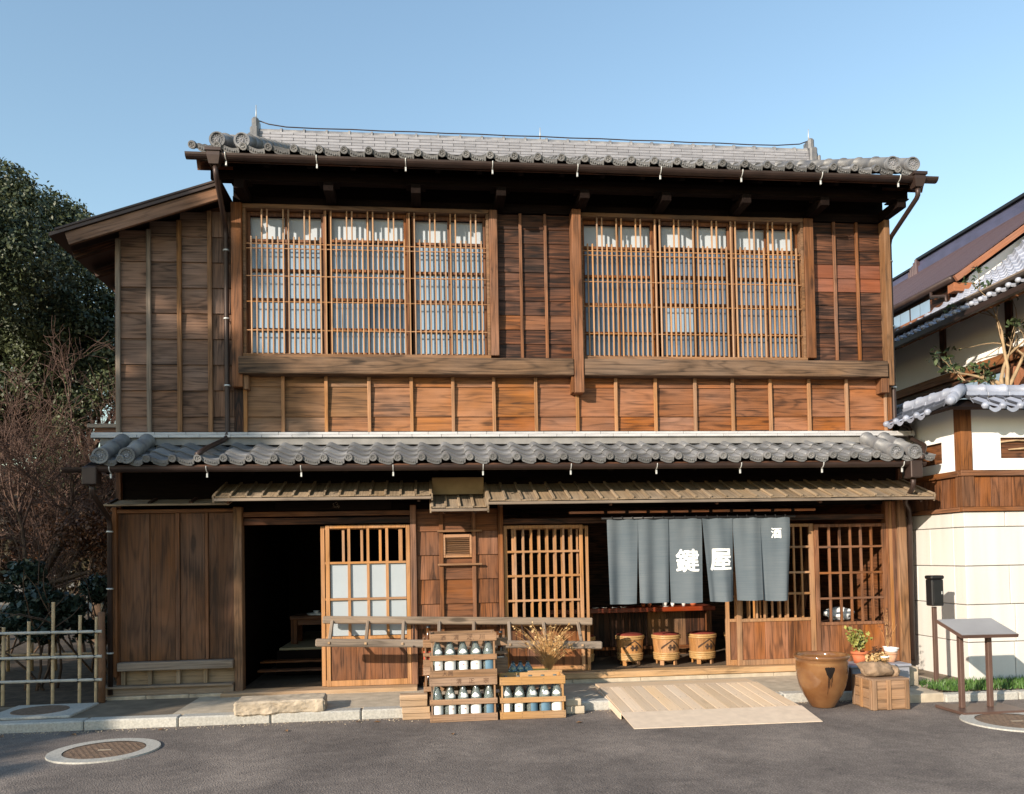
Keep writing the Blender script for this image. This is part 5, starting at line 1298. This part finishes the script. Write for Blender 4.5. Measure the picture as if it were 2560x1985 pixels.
bx('soffit', BH, (7.1, 7.62), (-1.4, 6.2), (4.72, 4.745), 'weather')
# main roof with ridge running away from the street
er, rr_ = (8.0, 5.57), (10.5, 7.33)
def roofpoly(x0, z0, x1, z1, y0, y1, th, mat, name): return MB().add([(x0, y0, z0), (x1, y0, z1), (x1, y1, z1), (x0, y1, z0), (x0, y0, z0-th), (x1, y0, z1-th), (x1, y1, z1-th), (x0, y1, z0-th)], [(0, 1, 2, 3), (7, 6, 5, 4), (0, 4, 5, 1), (1, 5, 6, 2), (2, 6, 7, 3), (3, 7, 4, 0)]).build(name, BH, mat)
n = 22
for k in range(n):
    u0, u1 = k/n, (k+1)/n+.01
    xa, xb = 8.0+2.5*u0, 8.0+2.5*u1; za, zb = 5.585+1.76*u0+.012, 5.585+1.76*u1
    roofpoly(xa, za, xb, zb, 2.55, 12, .012, 'redmud', 'roof_sheet')
roofpoly(8.02, 5.56, 10.5, 7.31, 2.58, 12, .05, 'dark', 'roof_deck'); roofpoly(13.0, 5.57, 10.5, 7.33, 2.55, 12, .05, 'redmud', 'roof_sheet')
bar('barge_board', BH, (8.0, 2.57, 5.44), (10.5, 2.57, 7.20), .05, .19, 'rust', .004, (0, 1, 0)) if False else bar('barge_board', BH, (7.98, 2.56, 5.50), (10.5, 2.56, 7.245), .05, .095, 'rust')
bx('barge_foot', BH, (7.98, 8.33), (2.60, 2.75), (5.33, 5.46), 'rust')
P5 = [(8.08, 4.9), (13.0, 4.9), (13.0, 5.25), (12.66, 5.62), (10.5, 7.1), (8.34, 5.62), (8.08, 5.25)]
mb = MB(); mb.add([(x_, 2.72, z_) for x_, z_ in P5]+[(x_, 2.76, z_) for x_, z_ in P5], [tuple(range(7)), tuple(range(13, 6, -1))]+[(i, (i+1) % 7, 7+(i+1) % 7, 7+i) for i in range(7)])
mb.build('gable_panel', BH, 'whitewall')
bx('side_upper_wall', BH, (8.06, 8.12), (2.77, 12), (4.9, 5.5), 'dark')
for k in range(7):
    yy = 3.3+k*.55
    if k != 2: bx('upper_pane', BH, (8.045, 8.055), (yy, yy+.24), (5.22, 5.42), 'pane', 0); bx('upper_pane', BH, (8.045, 8.055), (yy+.26, yy+.50), (5.22, 5.42), 'pane', 0)
bx('upper_rail', BH, (8.02, 8.058), (2.9, 9), (5.17, 5.215), 'rust')
tube('roof_gutter', BH, [(7.96, 2.6, 5.52), (7.96, 12, 5.56)], .055, M['copper'], 8)
tube('roof_downpipe', BH, [(7.96, 3.12, 5.5), (7.96, 3.12, 5.40), (8.02, 2.85, 5.33), (8.02, 2.84, 5.15)], .03, M['copper'], 8)
bx('ridge_course', BH, (10.30, 10.7), (2.4, 7.0), (7.2, 7.34), 'navy'); bx('ridge_course', BH, (10.34, 10.66), (2.4, 7.0), (7.345, 7.46), 'navy'); bx('ridge_cap', BH, (10.28, 10.72), (2.35, 7.05), (7.465, 7.52), 'blackmetal')
bx('ridge_course', BH, (10.34, 10.66), (7.25, 12), (7.2, 7.36), 'navy'); bx('ridge_cap', BH, (10.3, 10.7), (7.25, 12), (7.365, 7.41), 'blackmetal')
for q in range(5): bx('ridge_end_tile', BH, (10.25, 10.75), (7.0+.06*q, 7.06+.06*q), (7.15, 7.50-.05*q), 'redmud', .02)

# tree in front of the bathhouse
rt = random.Random(4); out = []
TG = thing('garden_tree', 'small pruned evergreen with pale forked trunk above the gate wall', 'tree', (7.17, .6, .08))
branches((7.17, .6, .08), (.0, 0, 1), 3.5, .075, 0, rt, out, wob=.03)
for (p, d, L) in (((7.17, .6, 3.35), (-.1, .0, 1), .75), ((7.17, .6, 3.3), (.55, .1, .8), .9), ((7.17, .6, 3.45), (-.5, -.1, .6), .45), ((7.17, .6, 3.2), (-.6, .1, .7), .32), ((7.25, .6, 3.4), (.9, -.2, .4), .8), ((7.22, .6, 3.2), (.3, -.2, 1), 1.0)):
    branches(p, d, L, .03, 2, rt, out, spread=.55, kids=2, nseg=4)
branch_mesh('trunk', out, M['barkpale'], TG)
tips = [o_[0][-1] for o_ in out if o_[2] == 0][1:]
leaves('crown', [(v.x, v.y, v.z, .10, .10, .06) for v in tips], len(tips)*11, .075, M['treeleaf'], TG, None, 4, .1, .5)
sprig('climbing_plant', (5.50, .35, 2.6), 10, .5, .2, 'twig', 'sprig of dark leaves between the house corner and the gate roof', 'plant', .004, 8, 'treeleaf', .07, 31)

# ================================================================== LEFT SIDE: FENCE AND PLANTING
FB = thing('bamboo_fence', 'open bamboo lattice fence tied to a log post beside the shop', 'fence', (-3.7, -.25, .08))
def cane(p0, p1, r, name):
    p0, p1 = Vector(p0), Vector(p1); n = max(3, int((p1-p0).length/.14)); pts, rs = [], []
    for k in range(n+1):
        for d_, rr2 in ((-.012, r*.96), (0, r*1.1), (.012, r*.96)):
            u = min(1, max(0, k/n+d_/(p1-p0).length)); pts.append(p0.lerp(p1, u)); rs.append(rr2)
    q = [pts[0]]; s = [rs[0]]
    for a, b in zip(pts[1:], rs[1:]):
        if (a-q[-1]).length > .002: q.append(a); s.append(b)
    tube(name, FB, q, s, M['canepale' if name == 'cross_cane' else 'bamboo'], 8)
for xx, zt in ((-4.85, .9), (-4.5, .92), (-4.14, .85), (-3.905, .90), (-3.677, 1.085), (-3.425, .95), (-3.27, .93)): cane((xx, -.235, .07), (xx+.01, -.235, zt), .017, 'upright_cane')
for z in (.785, .54, .31): cane((-5.2, -.262, z+.01), (-3.2, -.258, z), .016, 'cross_cane')
for xx in (-4.85, -4.5, -4.14, -3.905, -3.677, -3.425, -3.27):
    for z in (.785, .54, .31):
        lathe('tie', FB, [(.022, -.016), (.026, -.01), (.026, .01), (.022, .016)], M['cord'], (xx, -.247, z), 8)
tube('log_post', FB, [(-3.215, -.23, .07), (-3.212, -.23, .5), (-3.215, -.23, .975)], [.034, .033, .031], M['log'], 12)
F2_ = thing('rear_fence', 'thin stake fence among the bushes behind the bamboo fence', 'fence', (-5, 2.6, .08))
for k in range(16): tube('stake', F2_, [(-7.2+k*.3, 2.6-k*.02, .07), (-7.2+k*.3, 2.6-k*.02, .85+.1*(k % 3))], .022, M['bamboo'], 6)
for z in (.3, .6): tube('cross_stake', F2_, [(-7.4, 2.56, z), (-2.6, 2.2, z)], .02, M['bamboo'], 6)
tag(MB().box((-30, -3.21), (-.28, 14), (.05, .0835), .0).build('garden_soil', None, 'darksoil'), kind='structure')
# evergreen tree far left
def tree(name, label, base, trunk_h, r, blobs, n, size, leaf, seed, grp=None, aspect=.5, bark='bark', shell=.5):
    t = thing(name, label, 'tree', base, 0, grp); rt = random.Random(seed); out = []
    branches(base, (0, 0, 1), trunk_h, r, 0, rt, out, wob=.05)
    top = Vector(out[0][0][-1])
    for b in blobs:
        d = Vector(b[:3])-top; branches(top-Vector((0, 0, rt.uniform(0, trunk_h*.4))), d, d.length*.7, r*.35, 0, rt, out, spread=.4, kids=2, up=.0)
    branch_mesh('trunk', out, M[bark], t)
    leaves('crown', blobs, n, size, M[leaf], t, None, seed, shell, aspect)
    return t
rb = random.Random(12)
def blobs_of(c, rad, k, s0, s1, seed):
    r_ = random.Random(seed); B = []
    for _ in range(k):
        while True:
            v = Vector((r_.uniform(-1, 1), r_.uniform(-1, 1), r_.uniform(-1, 1)))
            if v.length < 1: break
        s = r_.uniform(s0, s1); B.append((c[0]+v.x*rad[0], c[1]+v.y*rad[1], c[2]+v.z*rad[2], s, s, s*.75))
    return B
tree('evergreen_tree', 'tall dense evergreen tree rising behind the left wing', (-8.6, 6.5, .08), 4.2, .28, blobs_of((-7.9, 6.5, 6.0), (2.45, 2.1, 2.7), 140, .3, .62, 3), 170000, .075, 'evergreen', 3)
tree('evergreen_tree', 'lower dark evergreen tree close behind the left wing roof', (-5.6, 6.0, .08), 2.6, .18, blobs_of((-5.5, 6.0, 4.6), (1.4, 1.4, 2.3), 70, .25, .5, 6), 70000, .07, 'evergreen', 6)
# bare trees
def bare(base, d, L, r, seed, label, depth=5, kids=4, spread=.62):
    t = thing('bare_tree', label, 'tree', base, 0, 'bare winter trees left of the house'); rt = random.Random(seed); out = []
    branches(base, d, L, r, depth, rt, out, spread=spread, up=.10, kids=kids, shrink=.70, wob=.16, nseg=4)
    big = [o_ for o_ in out if o_[2] >= depth-1]; small = [o_ for o_ in out if o_[2] < depth-1]
    branch_mesh('trunk', big, M['bark'], t); branch_mesh('crown', small, M['twig'], t, None, lambda d_: 3 if d_ < 2 else 5)
bare((-5.6, 2.2, .08), (.12, .1, 1), 1.85, .075, 2, 'bare reddish winter tree with spreading twigs, nearest the house'); bare((-7.2, 3.2, .08), (.15, .0, 1), 2.0, .09, 5, 'bare reddish winter tree farther left with crooked limbs'); bare((-5.0, 3.8, .08), (-.05, .0, 1), 1.9, .06, 9, 'slim bare winter tree between the wing and the evergreen', 5)
t = thing('old_trunk_tree', 'thick brown trunk standing behind the hedge at far left', 'tree', (-6.35, 3.6, .08)); tube('trunk', t, [(-6.35, 3.6, .07), (-6.33, 3.6, 1.5), (-6.4, 3.62, 3.2), (-6.3, 3.7, 5.5)], [.26, .22, .18, .12], M['log'], 12)
leaves('crown', blobs_of((-6.3, 3.9, 6.2), (.9, .8, .8), 14, .3, .5, 8), 16000, .065, M['evergreen'], t, None, 8)
# dark hedge, rusty bush
def bush(name, label, c, rad, n, size, leaf, seed, cat='bush', grp=None, k=14, shell=.35):
    t = thing(name, label, cat, (c[0], c[1], .08), 0, grp)
    rt = random.Random(seed); out = []
    for q in range(7): branches((c[0]+rt.uniform(-.5, .5)*rad[0], c[1]+rt.uniform(-.3, .3)*rad[1], .07), (rt.gauss(0, .3), rt.gauss(0, .3), 1), c[2]*.8+.2, .018, 1, rt, out, kids=2)
    branch_mesh('stem', out, M['bark'], t); s = min(rad)*.5
    leaves('foliage', blobs_of(c, rad, k, s*.7, s*1.2, seed), n, size, M[leaf], t, None, seed, shell)
bush('hedge_shrub', 'dark glossy evergreen hedge shrub behind the bamboo fence', (-4.35, .75, 1.02), (.55, .35, .42), 9000, .085, 'hedgeleaf', 2, 'hedge', 'dark hedge shrubs'); bush('hedge_shrub', 'dark glossy hedge shrub at the left edge of the picture', (-5.4, .85, 1.06), (.6, .35, .45), 9000, .085, 'hedgeleaf', 4, 'hedge', 'dark hedge shrubs'); bush('hedge_shrub', 'lower dark shrub in shade against the house wall', (-3.65, 1.2, .92), (.35, .4, .45), 6500, .075, 'hedgeleaf', 5, 'hedge', 'dark hedge shrubs')
bush('rusty_bush', 'rusty brown bush of dead leaves behind the hedge', (-4.05, 2.2, 1.75), (.5, .5, .45), 5000, .055, 'rustleaf', 7); bush('rusty_bush', 'rusty brown thicket deeper behind the bare trees', (-6.0, 4.6, 2.2), (1.3, .6, .8), 6000, .06, 'rustleaf', 9, k=22)
tag(leaves('far_wood', blobs_of((-13, 17, 2.4), (11, 2, 1.9), 110, .8, 1.5, 21), 60000, .24, M['farwood'], None, None, 21, .2), kind='stuff')

# ================================================================== TREES ACROSS THE STREET (their shade falls on the left part)
tree('street_tree', 'broad evergreen street tree across the road, tallest of the row', (-16.2, -10.6, 0), 4.0, .3, blobs_of((-15.6, -10.6, 6.6), (2.5, 1.2, 2.2), 40, .7, 1.1, 31), 26000, .22, 'evergreen', 31, 'trees across the road')
tree('street_tree', 'second evergreen street tree across the road, loose and open', (-13.9, -11.0, 0), 5.2, .2, blobs_of((-13.7, -11.0, 9.2), (.75, .9, 1.9), 15, .4, .65, 33), 9500, .17, 'evergreen', 33, 'trees across the road')
def verge_bush(label, c, rad, n, seed, k): bush('roadside_shrub', label, c, rad, n, .13, 'evergreen', seed, 'bush', 'shrubs across the road', k)
verge_bush('tall roadside shrub across the road beside the street trees', (-12.3, -10.4, 3.0), (1.0, .8, 2.0), 19000, 41, 18)
verge_bush('middle roadside shrub across the road', (-10.45, -10.5, 2.6), (1.0, .7, 1.6), 15000, 43, 16)
verge_bush('rounded roadside shrub across the road, right of the middle one', (-8.5, -10.6, 2.1), (1.3, .6, 1.4), 10000, 44, 14)
verge_bush('thin roadside shrub across the road behind the viewpoint', (-6.0, -10.8, 1.9), (1.7, .6, 1.3), 6500, 45, 14)
verge_bush('low ragged roadside shrub farthest right across the road', (-3.0, -11.2, 1.8), (1.5, .6, 1.2), 4000, 47, 10)
